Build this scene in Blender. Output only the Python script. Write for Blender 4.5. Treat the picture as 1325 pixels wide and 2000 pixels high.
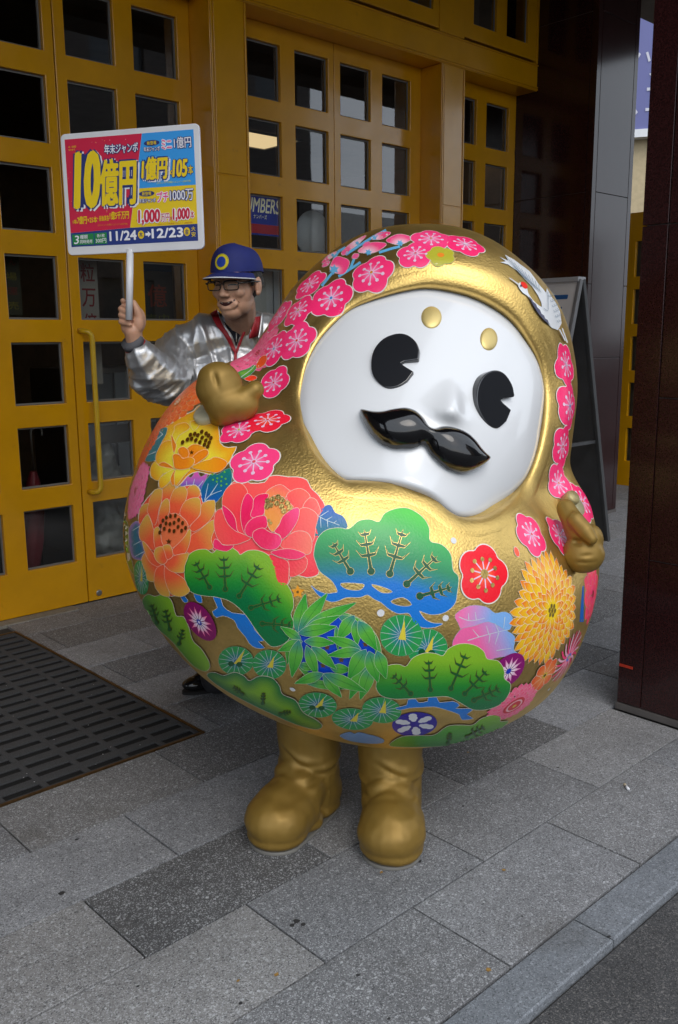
import bpy, bmesh, math, random
import numpy as np
from mathutils import Vector, Matrix
from mathutils.bvhtree import BVHTree
from mathutils.geometry import delaunay_2d_cdt

random.seed(7)
for o in list(bpy.data.objects):
    bpy.data.objects.remove(o)
SC = bpy.context.scene
COL = SC.collection

# ------------------------------------------------------------------ camera
CAM_H = 1.45
FPX, PITCH, ROLL, YAW = 1758.95, .191343, -.008207, .752696      # focal length in pixels of a 1325 x 2000 frame
_cy, _sy = math.cos(YAW), math.sin(YAW)
_f = np.array([_sy*math.cos(PITCH), _cy*math.cos(PITCH), -math.sin(PITCH)])
_r = np.array([_cy, -_sy, 0.]); _u = np.cross(_r, _f)
CR = _r*math.cos(ROLL)+_u*math.sin(ROLL); CU = -_r*math.sin(ROLL)+_u*math.cos(ROLL); CF = _f
CP = np.array([0, 0, CAM_H])
cam = bpy.data.cameras.new('camera'); cam.sensor_fit = 'VERTICAL'; cam.sensor_height = 24; cam.lens = FPX/2000*24
cam.clip_end = 800; cam.clip_start = .05
camo = bpy.data.objects.new('camera', cam); COL.objects.link(camo)
camo.matrix_world = Matrix(((CR[0], CU[0], -CF[0], 0), (CR[1], CU[1], -CF[1], 0), (CR[2], CU[2], -CF[2], CAM_H), (0, 0, 0, 1)))
SC.camera = camo

# ------------------------------------------------------------------ sky, sun, exposure
SUN_EL, SUN_AZ = math.radians(46), math.radians(203)              # azimuth from +Y clockwise: from behind the camera
w = bpy.data.worlds.new('World'); SC.world = w; w.use_nodes = True
nt = w.node_tree; nt.nodes.clear()
_out = nt.nodes.new('ShaderNodeOutputWorld'); _bg = nt.nodes.new('ShaderNodeBackground')
sky = nt.nodes.new('ShaderNodeTexSky'); sky.sky_type = 'NISHITA'; sky.sun_disc = False
sky.sun_elevation = SUN_EL; sky.sun_rotation = SUN_AZ; sky.dust_density = 3.0; sky.air_density = 1.0
_tc = nt.nodes.new('ShaderNodeTexCoord'); _nz = nt.nodes.new('ShaderNodeTexNoise'); _nz.inputs['Scale'].default_value = 2.2
_nz.inputs['Detail'].default_value = 7; _nz.inputs['Roughness'].default_value = .6
_mp = nt.nodes.new('ShaderNodeMapping'); _mp.inputs['Scale'].default_value = (1, 1, 2.4)
_rp = nt.nodes.new('ShaderNodeValToRGB'); _rp.color_ramp.elements[0].position = .30; _rp.color_ramp.elements[1].position = .62
_rp.color_ramp.elements[0].color = (.55, .55, .55, 1); _rp.color_ramp.elements[1].color = (.95, .95, .95, 1)
_mx = nt.nodes.new('ShaderNodeMix'); _mx.data_type = 'RGBA'
_mx.inputs['B'].default_value = (7.4, 8.0, 8.8, 1)                 # cloud deck
L = nt.links.new
L(_tc.outputs['Generated'], _mp.inputs['Vector']); L(_mp.outputs[0], _nz.inputs['Vector']); L(_nz.outputs[0], _rp.inputs[0])
L(_rp.outputs[0], _mx.inputs['Factor']); L(sky.outputs[0], _mx.inputs['A']); L(_mx.outputs['Result'], _bg.inputs[0])
_bg.inputs[1].default_value = .135; L(_bg.outputs[0], _out.inputs[0])
sun = bpy.data.lights.new('sun', 'SUN'); sun.energy = .6; sun.angle = math.radians(35); sun.color = (1, .96, .9)
suno = bpy.data.objects.new('sun', sun); COL.objects.link(suno)
_sd = Vector((math.sin(SUN_AZ)*math.cos(SUN_EL), math.cos(SUN_AZ)*math.cos(SUN_EL), math.sin(SUN_EL)))
suno.rotation_euler = (-_sd).to_track_quat('-Z', 'Y').to_euler()
SC.view_settings.view_transform = 'Standard'; SC.view_settings.look = 'None'; SC.view_settings.gamma = 1
SC.view_settings.use_curve_mapping = False
SC.view_settings.exposure = 0.5
SC.cycles.max_bounces = 8; SC.cycles.transparent_max_bounces = 12; SC.cycles.caustics_reflective = False; SC.cycles.caustics_refractive = False

# ------------------------------------------------------------------ helpers
def ray(px, py):
    return CF + CR*((px-662.5)/FPX) - CU*((py-1000)/FPX)
def on_z(px, py, z=0.):
    d = ray(px, py); return CP+d*((z-CAM_H)/d[2])
def on_y(px, py, Y):
    d = ray(px, py); return CP+d*(Y/d[1])
def on_x(px, py, X):
    d = ray(px, py); return CP+d*(X/d[0])
HF = np.array([_sy, _cy, 0.])
def on_d(px, py, dist):                       # a point at a given distance along the ground from the camera
    d = ray(px, py); return CP+d*(dist/(d@HF))
def lin(h):
    h = h.lstrip('#'); c = [int(h[i:i+2], 16)/255 for i in (0, 2, 4)]
    return tuple(x/12.92 if x <= .04045 else ((x+.055)/1.055)**2.4 for x in c)
def mixc(a, b, t):
    t = max(0, min(1, t)); return tuple(a[i]+(b[i]-a[i])*t for i in range(3))
def sstep(a, b, x):
    t = max(0, min(1, (x-a)/(b-a))); return t*t*(3-2*t)

INV = {}                                       # world matrix of each parent
def link(o, parent=None):
    COL.objects.link(o)
    if parent is not None:
        o.parent = parent
        o.matrix_parent_inverse = INV.get(parent.name, Matrix.Identity(4)).inverted()
    return o
def tag(o, label, cat, group=None):
    o['label'] = label; o['category'] = cat
    if group: o['group'] = group
    return o
def thing(name, loc, label, cat, group=None):
    o = bpy.data.objects.new(name, None); COL.objects.link(o); o.location = loc; o.empty_display_size = .1
    INV[o.name] = Matrix.Translation(Vector(loc)); return tag(o, label, cat, group)
def struct(o):
    o['kind'] = 'structure'; return o

class MB:
    def __init__(s): s.v = []; s.f = []; s.m = []; s.sm = []
    def add(s, v, f, m=0, smooth=False):
        b = len(s.v); s.v += [tuple(map(float, p)) for p in v]
        for q in f: s.f.append([b+i for i in q]); s.m.append(m); s.sm.append(smooth)
        return s
    def box(s, x0, x1, y0, y1, z0, z1, m=0):
        v = [(x0, y0, z0), (x1, y0, z0), (x1, y1, z0), (x0, y1, z0), (x0, y0, z1), (x1, y0, z1), (x1, y1, z1), (x0, y1, z1)]
        return s.add(v, [(0, 3, 2, 1), (4, 5, 6, 7), (0, 1, 5, 4), (1, 2, 6, 5), (2, 3, 7, 6), (3, 0, 4, 7)], m)
    def obox(s, c, ux, uy, uz, hx, hy, hz, m=0):   # oriented box
        c, ux, uy, uz = map(np.asarray, (c, ux, uy, uz)); v = []
        for k in (-1, 1):
            for (i, j) in ((-1, -1), (1, -1), (1, 1), (-1, 1)): v.append(c+ux*hx*i+uy*hy*j+uz*hz*k)
        return s.add(v, [(0, 3, 2, 1), (4, 5, 6, 7), (0, 1, 5, 4), (1, 2, 6, 5), (2, 3, 7, 6), (3, 0, 4, 7)], m)
    def tube(s, path, rad, n=12, m=0, caps=True, flat=1.0, smooth=True):
        P = [Vector(p) for p in path]; k = len(P)
        rad = [rad]*k if not hasattr(rad, '__len__') else list(rad)
        v = []; up = None
        for i in range(k):
            t = (P[min(i+1, k-1)]-P[max(i-1, 0)]).normalized()
            if up is None:
                up = Vector((0, 0, 1)) if abs(t.z) < .9 else Vector((1, 0, 0))
            a = t.cross(up).normalized(); up = a.cross(t).normalized()
            for j in range(n):
                q = 2*math.pi*j/n; v.append(P[i]+(a*math.cos(q)+up*math.sin(q)*flat)*rad[i])
        f = [(i*n+j, i*n+(j+1) % n, (i+1)*n+(j+1) % n, (i+1)*n+j) for i in range(k-1) for j in range(n)]
        if caps: f += [list(range(n))[::-1], list(range((k-1)*n, k*n))]
        return s.add(v, f, m, smooth)
    def ell(s, c, r, R=None, nu=20, nv=12, m=0):     # ellipsoid, R: 3x3 rows = axes
        c = np.asarray(c, float); R = np.eye(3) if R is None else np.asarray(R, float)
        v = [c+np.array((0, 0, -r[2]))@R]; 
        for i in range(1, nv):
            a = math.pi*i/nv
            for j in range(nu):
                b = 2*math.pi*j/nu
                v.append(c+np.array((r[0]*math.sin(a)*math.cos(b), r[1]*math.sin(a)*math.sin(b), -r[2]*math.cos(a)))@R)
        v.append(c+np.array((0, 0, r[2]))@R); N = len(v)-1
        f = [(0, 1+(j+1) % nu, 1+j) for j in range(nu)]
        for i in range(nv-2):
            for j in range(nu):
                a = 1+i*nu; f.append((a+j, a+(j+1) % nu, a+nu+(j+1) % nu, a+nu+j))
        a = 1+(nv-2)*nu; f += [(a+j, a+(j+1) % nu, N) for j in range(nu)]
        return s.add(v, f, m, True)
    def capsule(s, path, rad, n=12, m=0):
        s.tube(path, rad, n, m)
        rad = [rad]*len(path) if not hasattr(rad, '__len__') else rad
        for p, r_ in ((path[0], rad[0]), (path[-1], rad[-1])): s.ell(p, (r_, r_, r_), nu=n, nv=8, m=m)
        return s
    def prism(s, poly, to3, d0, d1, m=0):            # 2-D polygon mapped by to3(u, v, depth)
        n = len(poly); v = [to3(u, w_, d0) for u, w_ in poly]+[to3(u, w_, d1) for u, w_ in poly]
        f = [list(range(n)), list(range(2*n-1, n-1, -1))]+[(i, i+n, (i+1) % n+n, (i+1) % n) for i in range(n)]
        return s.add(v, f, m)
    def mesh(s, name, mats):
        me = bpy.data.meshes.new(name); me.from_pydata(s.v, [], s.f); 
        for mt in (mats if isinstance(mats, (list, tuple)) else [mats]): me.materials.append(mt)
        me.polygons.foreach_set('material_index', s.m); me.polygons.foreach_set('use_smooth', s.sm); me.update()
        return me
    def build(s, name, mats, parent=None, bevel=0, loc=None, fix=True, segs=2):
        me = s.mesh(name, mats)
        if fix:
            bm = bmesh.new(); bm.from_mesh(me); bmesh.ops.recalc_face_normals(bm, faces=bm.faces); bm.to_mesh(me); bm.free()
        o = bpy.data.objects.new(name, me); link(o, parent)
        if loc is not None: o.location = loc
        if bevel:
            b = o.modifiers.new('bevel', 'BEVEL'); b.width = bevel; b.segments = segs; b.limit_method = 'ANGLE'; b.angle_limit = .6
        return o

def eval_mesh(o, name):
    dg = bpy.context.evaluated_depsgraph_get(); dg.update()
    me = bpy.data.meshes.new_from_object(o.evaluated_get(dg)); me.name = name; return me
def remeshed(mb, name, mats, parent, voxel, smooth=6, disp=None, sub=0):
    """union of overlapping lumps as one continuous smooth skin"""
    o = mb.build(name+'_tmp', mats, fix=False)
    r = o.modifiers.new('r', 'REMESH'); r.mode = 'VOXEL'; r.voxel_size = voxel; r.use_smooth_shade = True
    if smooth:
        s_ = o.modifiers.new('s', 'SMOOTH'); s_.iterations = smooth; s_.factor = .5
    me = eval_mesh(o, name)
    bpy.data.objects.remove(o)
    if disp:
        me.calc_loop_triangles(); nv = [v.normal.copy() for v in me.vertices]
        for v, n_ in zip(me.vertices, nv): v.co += disp(v.co, n_)
        me.update()
    for p_ in me.polygons: p_.use_smooth = True
    if not me.materials:
        for mt in (mats if isinstance(mats, (list, tuple)) else [mats]): me.materials.append(mt)
    ob = bpy.data.objects.new(name, me); link(ob, parent); return ob

def lattice(mb, xs, zs, holes, y0, y1, m=0):
    """solid slab in X/Z with rectangular holes; xs, zs: break points; holes: set of (i, j)"""
    idx = {}
    def V(i, j, k):
        if (i, j, k) not in idx: idx[(i, j, k)] = len(idx); vs.append((xs[i], (y0, y1)[k], zs[j]))
        return idx[(i, j, k)]
    vs = []; fs = []
    nx, nz_ = len(xs)-1, len(zs)-1
    solid = lambda i, j: 0 <= i < nx and 0 <= j < nz_ and (i, j) not in holes
    for i in range(nx):
        for j in range(nz_):
            if not solid(i, j): continue
            fs.append((V(i, j, 0), V(i+1, j, 0), V(i+1, j+1, 0), V(i, j+1, 0)))
            fs.append((V(i, j, 1), V(i, j+1, 1), V(i+1, j+1, 1), V(i+1, j, 1)))
            if not solid(i-1, j): fs.append((V(i, j, 0), V(i, j+1, 0), V(i, j+1, 1), V(i, j, 1)))
            if not solid(i+1, j): fs.append((V(i+1, j, 0), V(i+1, j, 1), V(i+1, j+1, 1), V(i+1, j+1, 0)))
            if not solid(i, j-1): fs.append((V(i, j, 0), V(i, j, 1), V(i+1, j, 1), V(i+1, j, 0)))
            if not solid(i, j+1): fs.append((V(i, j+1, 0), V(i+1, j+1, 0), V(i+1, j+1, 1), V(i, j+1, 1)))
    return mb.add(vs, fs, m)

# ------------------------------------------------------------------ materials
def mat(name, col, rough=.5, metal=0., spec=.5, vary=0, vscale=8., bump=0, bscale=60., bdist=.002, coat=0, coatr=.1, rvary=0, objcol=False, detail=4., vcol=False, wear=None):
    m = bpy.data.materials.new(name); m.use_nodes = True; nt = m.node_tree; P = nt.nodes['Principled BSDF']; L = nt.links.new
    P.inputs['Roughness'].default_value = rough; P.inputs['Metallic'].default_value = metal; P.inputs['Specular IOR Level'].default_value = spec
    if coat: P.inputs['Coat Weight'].default_value = coat; P.inputs['Coat Roughness'].default_value = coatr
    geo = nt.nodes.new('ShaderNodeNewGeometry')
    src = None
    if vcol:
        a = nt.nodes.new('ShaderNodeAttribute'); a.attribute_name = 'Col'; src = a.outputs['Color']
    elif objcol:
        a = nt.nodes.new('ShaderNodeObjectInfo'); src = a.outputs['Color']
    def noise(sc, det=detail, rg=.6):
        n = nt.nodes.new('ShaderNodeTexNoise'); n.inputs['Scale'].default_value = sc; n.inputs['Detail'].default_value = det
        n.inputs['Roughness'].default_value = rg; L(geo.outputs['Position'], n.inputs['Vector']); return n.outputs[0]
    def mrange(s, lo, hi, a=.3, b=.7):
        n = nt.nodes.new('ShaderNodeMapRange'); n.inputs['From Min'].default_value = a; n.inputs['From Max'].default_value = b
        n.inputs['To Min'].default_value = lo; n.inputs['To Max'].default_value = hi; L(s, n.inputs['Value']); return n.outputs[0]
    if vary:
        f = mrange(noise(vscale), 1-vary, 1+vary)
        v = nt.nodes.new('ShaderNodeVectorMath'); v.operation = 'SCALE'
        if src is None: v.inputs[0].default_value = col
        else: L(src, v.inputs[0])
        L(f, v.inputs['Scale']); src = v.outputs[0]
    if wear:                                            # (scale, threshold, colour, strength): patches of dirt
        f = mrange(noise(wear[0], 8, .7), 0, wear[3], wear[1], wear[1]+.12)
        mx = nt.nodes.new('ShaderNodeMix'); mx.data_type = 'RGBA'; L(f, mx.inputs['Factor'])
        if src is None: mx.inputs['A'].default_value = (*col, 1)
        else: L(src, mx.inputs['A'])
        mx.inputs['B'].default_value = (*wear[2], 1); src = mx.outputs['Result']
    if src is None: P.inputs['Base Color'].default_value = (*col, 1)
    else: L(src, P.inputs['Base Color'])
    if rvary: L(mrange(noise(vscale*1.7), max(.02, rough-rvary), rough+rvary), P.inputs['Roughness'])
    if bump:
        b = nt.nodes.new('ShaderNodeBump'); b.inputs['Strength'].default_value = bump; b.inputs['Distance'].default_value = bdist
        L(noise(bscale, 3), b.inputs['Height']); L(b.outputs[0], P.inputs['Normal'])
    return m

def granite(name, base, light, dark, objcol=False, rough=.75):
    m = bpy.data.materials.new(name); m.use_nodes = True; nt = m.node_tree; P = nt.nodes['Principled BSDF']; L = nt.links.new
    P.inputs['Roughness'].default_value = rough
    geo = nt.nodes.new('ShaderNodeNewGeometry')
    def vor(sc, lo, hi):
        v = nt.nodes.new('ShaderNodeTexVoronoi'); v.inputs['Scale'].default_value = sc; L(geo.outputs['Position'], v.inputs['Vector'])
        s = nt.nodes.new('ShaderNodeSeparateColor'); L(v.outputs['Color'], s.inputs[0])
        r = nt.nodes.new('ShaderNodeMapRange'); r.inputs['From Min'].default_value = lo; r.inputs['From Max'].default_value = hi
        L(s.outputs[0], r.inputs['Value']); return r.outputs[0]
    def noise(sc, lo, hi, a=.3, b=.7, det=5):
        n = nt.nodes.new('ShaderNodeTexNoise'); n.inputs['Scale'].default_value = sc; n.inputs['Detail'].default_value = det; n.inputs['Roughness'].default_value = .65
        L(geo.outputs['Position'], n.inputs['Vector'])
        r = nt.nodes.new('ShaderNodeMapRange'); r.inputs['From Min'].default_value = a; r.inputs['From Max'].default_value = b
        r.inputs['To Min'].default_value = lo; r.inputs['To Max'].default_value = hi; L(n.outputs[0], r.inputs['Value']); return r.outputs[0]
    def mix(f, a, b):
        x = nt.nodes.new('ShaderNodeMix'); x.data_type = 'RGBA'; L(f, x.inputs['Factor'])
        for k, q in (('A', a), ('B', b)):
            if isinstance(q, tuple): x.inputs[k].default_value = (*q, 1)
            else: L(q, x.inputs[k])
        return x.outputs['Result']
    c = base
    if objcol:
        oi = nt.nodes.new('ShaderNodeObjectInfo'); c = oi.outputs['Color']
    c1 = mix(vor(400, .68, 1.10), c, light); c1 = mix(vor(310, .74, 1.05), c1, dark)
    c1 = mix(vor(180, .94, 1.02), c1, light)
    sc = nt.nodes.new('ShaderNodeVectorMath'); sc.operation = 'SCALE'; L(c1, sc.inputs[0]); L(noise(3.1, .80, 1.14), sc.inputs['Scale'])
    sc2 = nt.nodes.new('ShaderNodeVectorMath'); sc2.operation = 'SCALE'; L(sc.outputs[0], sc2.inputs[0]); L(noise(26, .88, 1.12), sc2.inputs['Scale'])
    st = noise(1.3, 0, .55, .60, .78, 8)                            # brownish stains
    L(mix(st, sc2.outputs[0], (.085, .072, .055)), P.inputs['Base Color'])
    b = nt.nodes.new('ShaderNodeBump'); b.inputs['Strength'].default_value = .35; b.inputs['Distance'].default_value = .0012
    L(noise(420, 0, 1), b.inputs['Height']); L(b.outputs[0], P.inputs['Normal'])
    return m

M = {}
M['paint'] = mat('yellow_paint', (.64, .300, .002), .22, coat=.35, coatr=.08, vary=.07, vscale=5, bump=.08, bscale=35, bdist=.003, spec=.5, rvary=.05, wear=(9, .63, (.30, .13, .01), .5))
M['pillar'] = mat('polished_dark_granite', (.027, .0075, .0075), .13, vary=.45, vscale=160, spec=.5, rvary=.03, bump=.03, bscale=3, bdist=.01)
M['pillar_side'] = M['pillar']
M['mortar'] = mat('mortar', (.10, .09, .085), .9, vary=.2)
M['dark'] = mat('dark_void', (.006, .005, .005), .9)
M['slab'] = granite('granite_slab', (.15, .15, .15), (.52, .53, .55), (.05, .05, .055), objcol=True)
M['kerb'] = granite('kerb_granite', (.17, .185, .205), (.33, .35, .38), (.07, .075, .08), rough=.8)
M['joint'] = mat('joint_sand', (.035, .033, .03), .95, vary=.3, vscale=40)
M['asphalt'] = granite('asphalt', (.055, .055, .057), (.20, .19, .18), (.012, .012, .012), rough=.9)
M['sill'] = granite('sill_stone', (.20, .185, .15), (.3, .28, .24), (.12, .11, .09))
M['mat_rib'] = mat('mat_fibre', (.050, .051, .054), .95, vary=.35, vscale=300, bump=.8, bscale=350, bdist=.004)
M['mat_slot'] = mat('mat_slot_bristle', (.0025, .0025, .003), .95, bump=1, bscale=500, bdist=.004)
M['brass'] = mat('brass_edge', (.15, .085, .035), .5, .8, vary=.3, vscale=30)
M['gasket'] = mat('gasket_grey', (.16, .155, .14), .5)
M['ceil'] = mat('arcade_ceiling', (.10, .075, .055), .7, vary=.15)
M['wall_in'] = mat('interior_wall', (.14, .095, .06), .8, vary=.2)
M['floor_in'] = mat('interior_floor', (.10, .09, .08), .5, vary=.2)
M['white'] = mat('white_plastic', (.72, .73, .75), .35, vary=.04)
M['cab'] = mat('grey_cabinet', (.34, .35, .37), .45)
M['steel'] = mat('steel', (.45, .45, .45), .3, 1.)
M['black'] = mat('black_gloss', (.006, .006, .007), .12)

def glass_mat(ior=2.0):
    m = bpy.data.materials.new('window_glass' if ior > 1.6 else 'lens_glass'); m.use_nodes = True; nt = m.node_tree; nt.nodes.clear(); L = nt.links.new
    o = nt.nodes.new('ShaderNodeOutputMaterial'); t = nt.nodes.new('ShaderNodeBsdfTransparent'); g = nt.nodes.new('ShaderNodeBsdfGlossy')
    f = nt.nodes.new('ShaderNodeFresnel'); f.inputs['IOR'].default_value = ior; x = nt.nodes.new('ShaderNodeMixShader')
    t.inputs[0].default_value = (.88, .90, .89, 1); g.inputs['Roughness'].default_value = .015; g.inputs[0].default_value = (1, 1, 1, 1)
    geo = nt.nodes.new('ShaderNodeNewGeometry'); n = nt.nodes.new('ShaderNodeTexNoise'); n.inputs['Scale'].default_value = 2.5
    b = nt.nodes.new('ShaderNodeBump'); b.inputs['Strength'].default_value = .02; b.inputs['Distance'].default_value = .01
    L(geo.outputs['Position'], n.inputs['Vector']); L(n.outputs[0], b.inputs['Height']); L(b.outputs[0], g.inputs['Normal'])
    mm_ = nt.nodes.new('ShaderNodeMath'); mm_.operation = 'MULTIPLY'; inv = nt.nodes.new('ShaderNodeMath'); inv.operation = 'SUBTRACT'; inv.inputs[0].default_value = 1; L(geo.outputs['Backfacing'], inv.inputs[1]); L(f.outputs[0], mm_.inputs[0]); L(inv.outputs[0], mm_.inputs[1]); L(mm_.outputs[0], x.inputs[0]); L(t.outputs[0], x.inputs[1]); L(g.outputs[0], x.inputs[2]); L(x.outputs[0], o.inputs[0]); return m
M['glass'] = glass_mat(); M['lens'] = glass_mat(1.25)
def emit(name, col, s):
    m = bpy.data.materials.new(name); m.use_nodes = True; P = m.node_tree.nodes['Principled BSDF']
    P.inputs['Base Color'].default_value = (*col, 1); P.inputs['Emission Color'].default_value = (*col, 1); P.inputs['Emission Strength'].default_value = s; return m
M['sign_glow'] = {}
M['lamp'] = emit('lamp_panel', (1., .72, .38), .75)
_flat = {}
def flat(h, rough=.5):
    k = (h, rough)
    if k not in _flat: _flat[k] = mat('print_'+h.strip('#'), lin(h), rough)
    return _flat[k]

def text_mesh(txt, w_, h_, bold=0., shear=0.):
    """filled glyph outlines scaled into a w x h rectangle centred on the origin: (verts2d, faces)"""
    c = bpy.data.curves.new('t', 'FONT'); c.body = txt; c.size = 1; c.offset = bold; c.shear = shear; c.resolution_u = 3
    o = bpy.data.objects.new('t', c); COL.objects.link(o)
    me = eval_mesh(o, 't'); bpy.data.objects.remove(o); bpy.data.curves.remove(c)
    v = np.array([p.co[:2] for p in me.vertices]) if len(me.vertices) else np.zeros((1, 2))
    f = [list(p.vertices) for p in me.polygons]; bpy.data.meshes.remove(me)
    lo, hi = v.min(0), v.max(0); s = np.maximum(hi-lo, 1e-6)
    return (v-(lo+hi)/2)/s*np.array([w_, h_]), f
def put_text(txt, w_, h_, origin, ux, uy, nrm, mt, parent, bold=0., shear=0., lift=.0012, rot=0., name='lettering', grow=0.):
    """bold is a stroke width relative to the letter height; grow (m) widens the stroke further for outlines"""
    b = bold*h_*.55; v, f = text_mesh(txt, max(w_-2*b, w_*.6), h_-2*b, 0., shear)
    origin, ux, uy, nrm = map(np.asarray, (origin, ux, uy, nrm)); b += grow
    mb = MB(); n = 1 if b < 1e-5 else (8 if grow else 6)
    for k in range(n):
        a_ = 2*math.pi*k/n+.3; dx, dy = (b*math.cos(a_), b*math.sin(a_)) if n > 1 else (0, 0)
        mb.add([origin+ux*(a+dx)+uy*(c+dy)+nrm*(lift+k*.000015) for a, c in v], f)
    if n > 1: mb.add([origin+ux*a+uy*c+nrm*(lift+n*.000015) for a, c in v], f)
    return mb.build(name, mt, parent, fix=False)

# ================================================================== SETTING
# ground sheet, road, pavement bed
g = MB().add([(-300, -300, -.14), (300, -300, -.14), (300, 300, -.14), (-300, 300, -.14)], [(0, 1, 2, 3)]).build('ground', M['asphalt']); struct(g)
def sheet(x0, x1, y0, y1, z, m, name, n=1):
    return struct(MB().box(x0, x1, y0, y1, z-.1, z, 0).build(name, m))
sheet(-40, 60, -9.5, .972, -.022, M['asphalt'], 'road')
pm_ = MB(); lattice(pm_, [-14, .28, 1.80, 30], [1.092, 2.645, 4.325, 4.52], {(1, 1)}, 0, 1)
pm_.v = [(a, z, -.012-.1*y) for a, y, z in pm_.v]; pav = struct(pm_.build('pavement', M['joint']))
ROW, PIT, J = .3115, .6035, .0056
def slab_mesh(w_, d_, h_=.03, c=.0009):
    v = []; 
    for z, i in ((-h_, 0), (-c, 0), (0, c)):
        v += [(-w_/2+i, -d_/2+i, z), (w_/2-i, -d_/2+i, z), (w_/2-i, d_/2-i, z), (-w_/2+i, d_/2-i, z)]
    f = [(8, 9, 10, 11)]
    for k in (0, 4): f += [(k+i, k+(i+1) % 4, k+4+(i+1) % 4, k+4+i) for i in range(4)]
    return MB().add(v, f).mesh('paving_slab', M['slab'])
SLAB = slab_mesh(PIT-J, ROW-J)
rnd = random.Random(11)
MX0, MX1, MY0, MY1 = .30, 1.778, 2.665, 4.305                     # mat well
DARKS = {(2, 0): .046, (2, 2): .058, (4, 1): .066, (7, 2): .062, (9, 2): .066, (3, 4): .060, (5, 4): .06, (7, 3): .07, (4, 5): .06, (8, 3): .075, (0, 0): .088, (5, 2): .07}
LIGHTS = {(8, 1): .135, (6, 1): .13, (1, 3): .135, (3, 0): .13, (2, -1): .12, (1, 0): .125, (0, 1): .115, (3, 1): .12, (2, 3): .14, (0, 2): .11}
for r_ in range(11):
    y0 = 1.0945+r_*ROW; yc = y0+ROW/2
    off = 1.566 if r_ % 2 == 0 else 1.262
    for k in range(-6, 16):
        x0 = off+(k-1)*PIT; xc = x0+PIT/2
        d = np.array([xc, yc, -CAM_H]); dep = d@CF
        if dep < .4: continue
        u_, v_ = 662.5+FPX*(d@CR)/dep, 1000-FPX*(d@CU)/dep
        if u_ < -420 or u_ > 1750 or v_ > 2500: continue
        if 3.09 < xc < 3.7 and 1.1 < yc < 1.6: continue
        segs = [(x0, x0+PIT)]
        if yc > MY0-ROW/2 and xc < MX1+PIT/2:                       # slabs cut around the mat well
            if x0+PIT <= MX1+.02 and y0+ROW > MY0+.02: 
                if y0 < MY0-.02:
                    o = bpy.data.objects.new('paving_slab', slab_mesh(PIT-J, MY0-.012-y0-J)); link(o, pav); o.location = (xc, (y0+MY0-.012)/2, 0)
                    s_ = .19*rnd.uniform(.85, 1.1); o.color = (s_, s_, s_*1.0, 1)
                continue
            if x0 < MX1+.012 and y0+ROW > MY0+.02:
                segs = [(MX1+.014, x0+PIT)]
        for a, b in segs:
            same = abs((b-a)-PIT) < 1e-4
            o = bpy.data.objects.new('paving_slab', SLAB if same else slab_mesh(b-a-J, ROW-J)); link(o, pav)
            o.location = ((a+b)/2, yc, rnd.uniform(-.0009, .0009))
            s_ = 1.85*DARKS.get((r_, k), LIGHTS.get((r_, k), .098*rnd.uniform(.84, 1.16)))
            wob = rnd.uniform(-.03, .05); o.color = (s_*(1-wob*.6), s_, s_*(1.02+wob), 1)
# kerb stones
kb = struct(MB().box(-14, 30, .974, 1.090, -.12, -.03).build('kerb', M['joint']))
KS = []
kv = MB(); c = .004; w_, d_ = .604-J, .112
for z, i in ((-.09, 0), (-c, 0), (0, c)):
    kv.v += [(-w_/2+i, -d_/2+i, z), (w_/2-i, -d_/2+i, z), (w_/2-i, d_/2-i, z), (-w_/2+i, d_/2-i, z)]
kf = [(8, 9, 10, 11)]
for k in (0, 4): kf += [(k+i, k+(i+1) % 4, k+4+(i+1) % 4, k+4+i) for i in range(4)]
kv.f = kf; kv.m = [0]*len(kf); kv.sm = [False]*len(kf); kme = kv.mesh('kerb_stone', M['kerb'])
for k in range(-4, 12):
    o = bpy.data.objects.new('kerb_stone', kme); link(o, kb); o.location = (1.829+(k+.5)*.604, 1.0365, -.002)
# a few specks on the paving: dried leaves, gum
sp = MB()
for q, s_, in (((985, 1700), .006), ((955, 1895), .007), ((540, 1905), .006), ((465, 1917), .004), ((745, 1705), .005), ((915, 1470), .005)):
    p_ = on_z(*q); a = rnd.uniform(0, 6)
    sp.add([(p_[0]+s_*math.cos(a+t)*(1+.5*(i % 2)), p_[1]+s_*math.sin(a+t), .0014+.0015*(i % 2)) for i, t in enumerate((0, 1.2, 2.3, 3.5, 4.9))], [(0, 1, 2, 3, 4)])
gm = MB()
for q, s_ in (((580, 1800), .011), ((592, 1806), .008), ((571, 1808), .007), ((270, 1927), .005), ((120, 1745), .010), ((700, 1905), .006), ((1190, 1830), .006), ((330, 1700), .005), ((905, 1575), .005), ((820, 1683), .008), ((1090, 1500), .006), ((150, 1640), .007), ((470, 1960), .006), ((1020, 1790), .004), ((760, 1990), .005)):
    p_ = on_z(*q); a = rnd.uniform(0, 6)
    gm.add([(p_[0]+s_*rnd.uniform(.6, 1.2)*math.cos(a+t), p_[1]+s_*rnd.uniform(.5, 1)*math.sin(a+t), .0012+.0003*(i % 2)) for i, t in enumerate((0, .8, 1.7, 2.5, 3.4, 4.3, 5.2))], [(0, 1, 2, 3, 4, 5, 6)])
o = gm.build('gum_spots', mat('old_gum', (.028, .027, .028), .8)); o['kind'] = 'stuff'; o['label'] = 'dark trodden gum spots on the paving'; o['category'] = 'gum spots'
o = sp.build('leaf_crumbs', mat('dry_leaf', (.30, .17, .04), .8)); o['kind'] = 'stuff'; o['label'] = 'tiny dry leaf crumbs on the paving'; o['category'] = 'leaf crumbs'
cb = thing('cigarette_butt', tuple(on_z(1224, 1540)), 'white cigarette butt lying on the grey paving slabs', 'cigarette')
b0 = on_z(1224, 1540); dv = np.array([.62, .78, 0]); 
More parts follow.
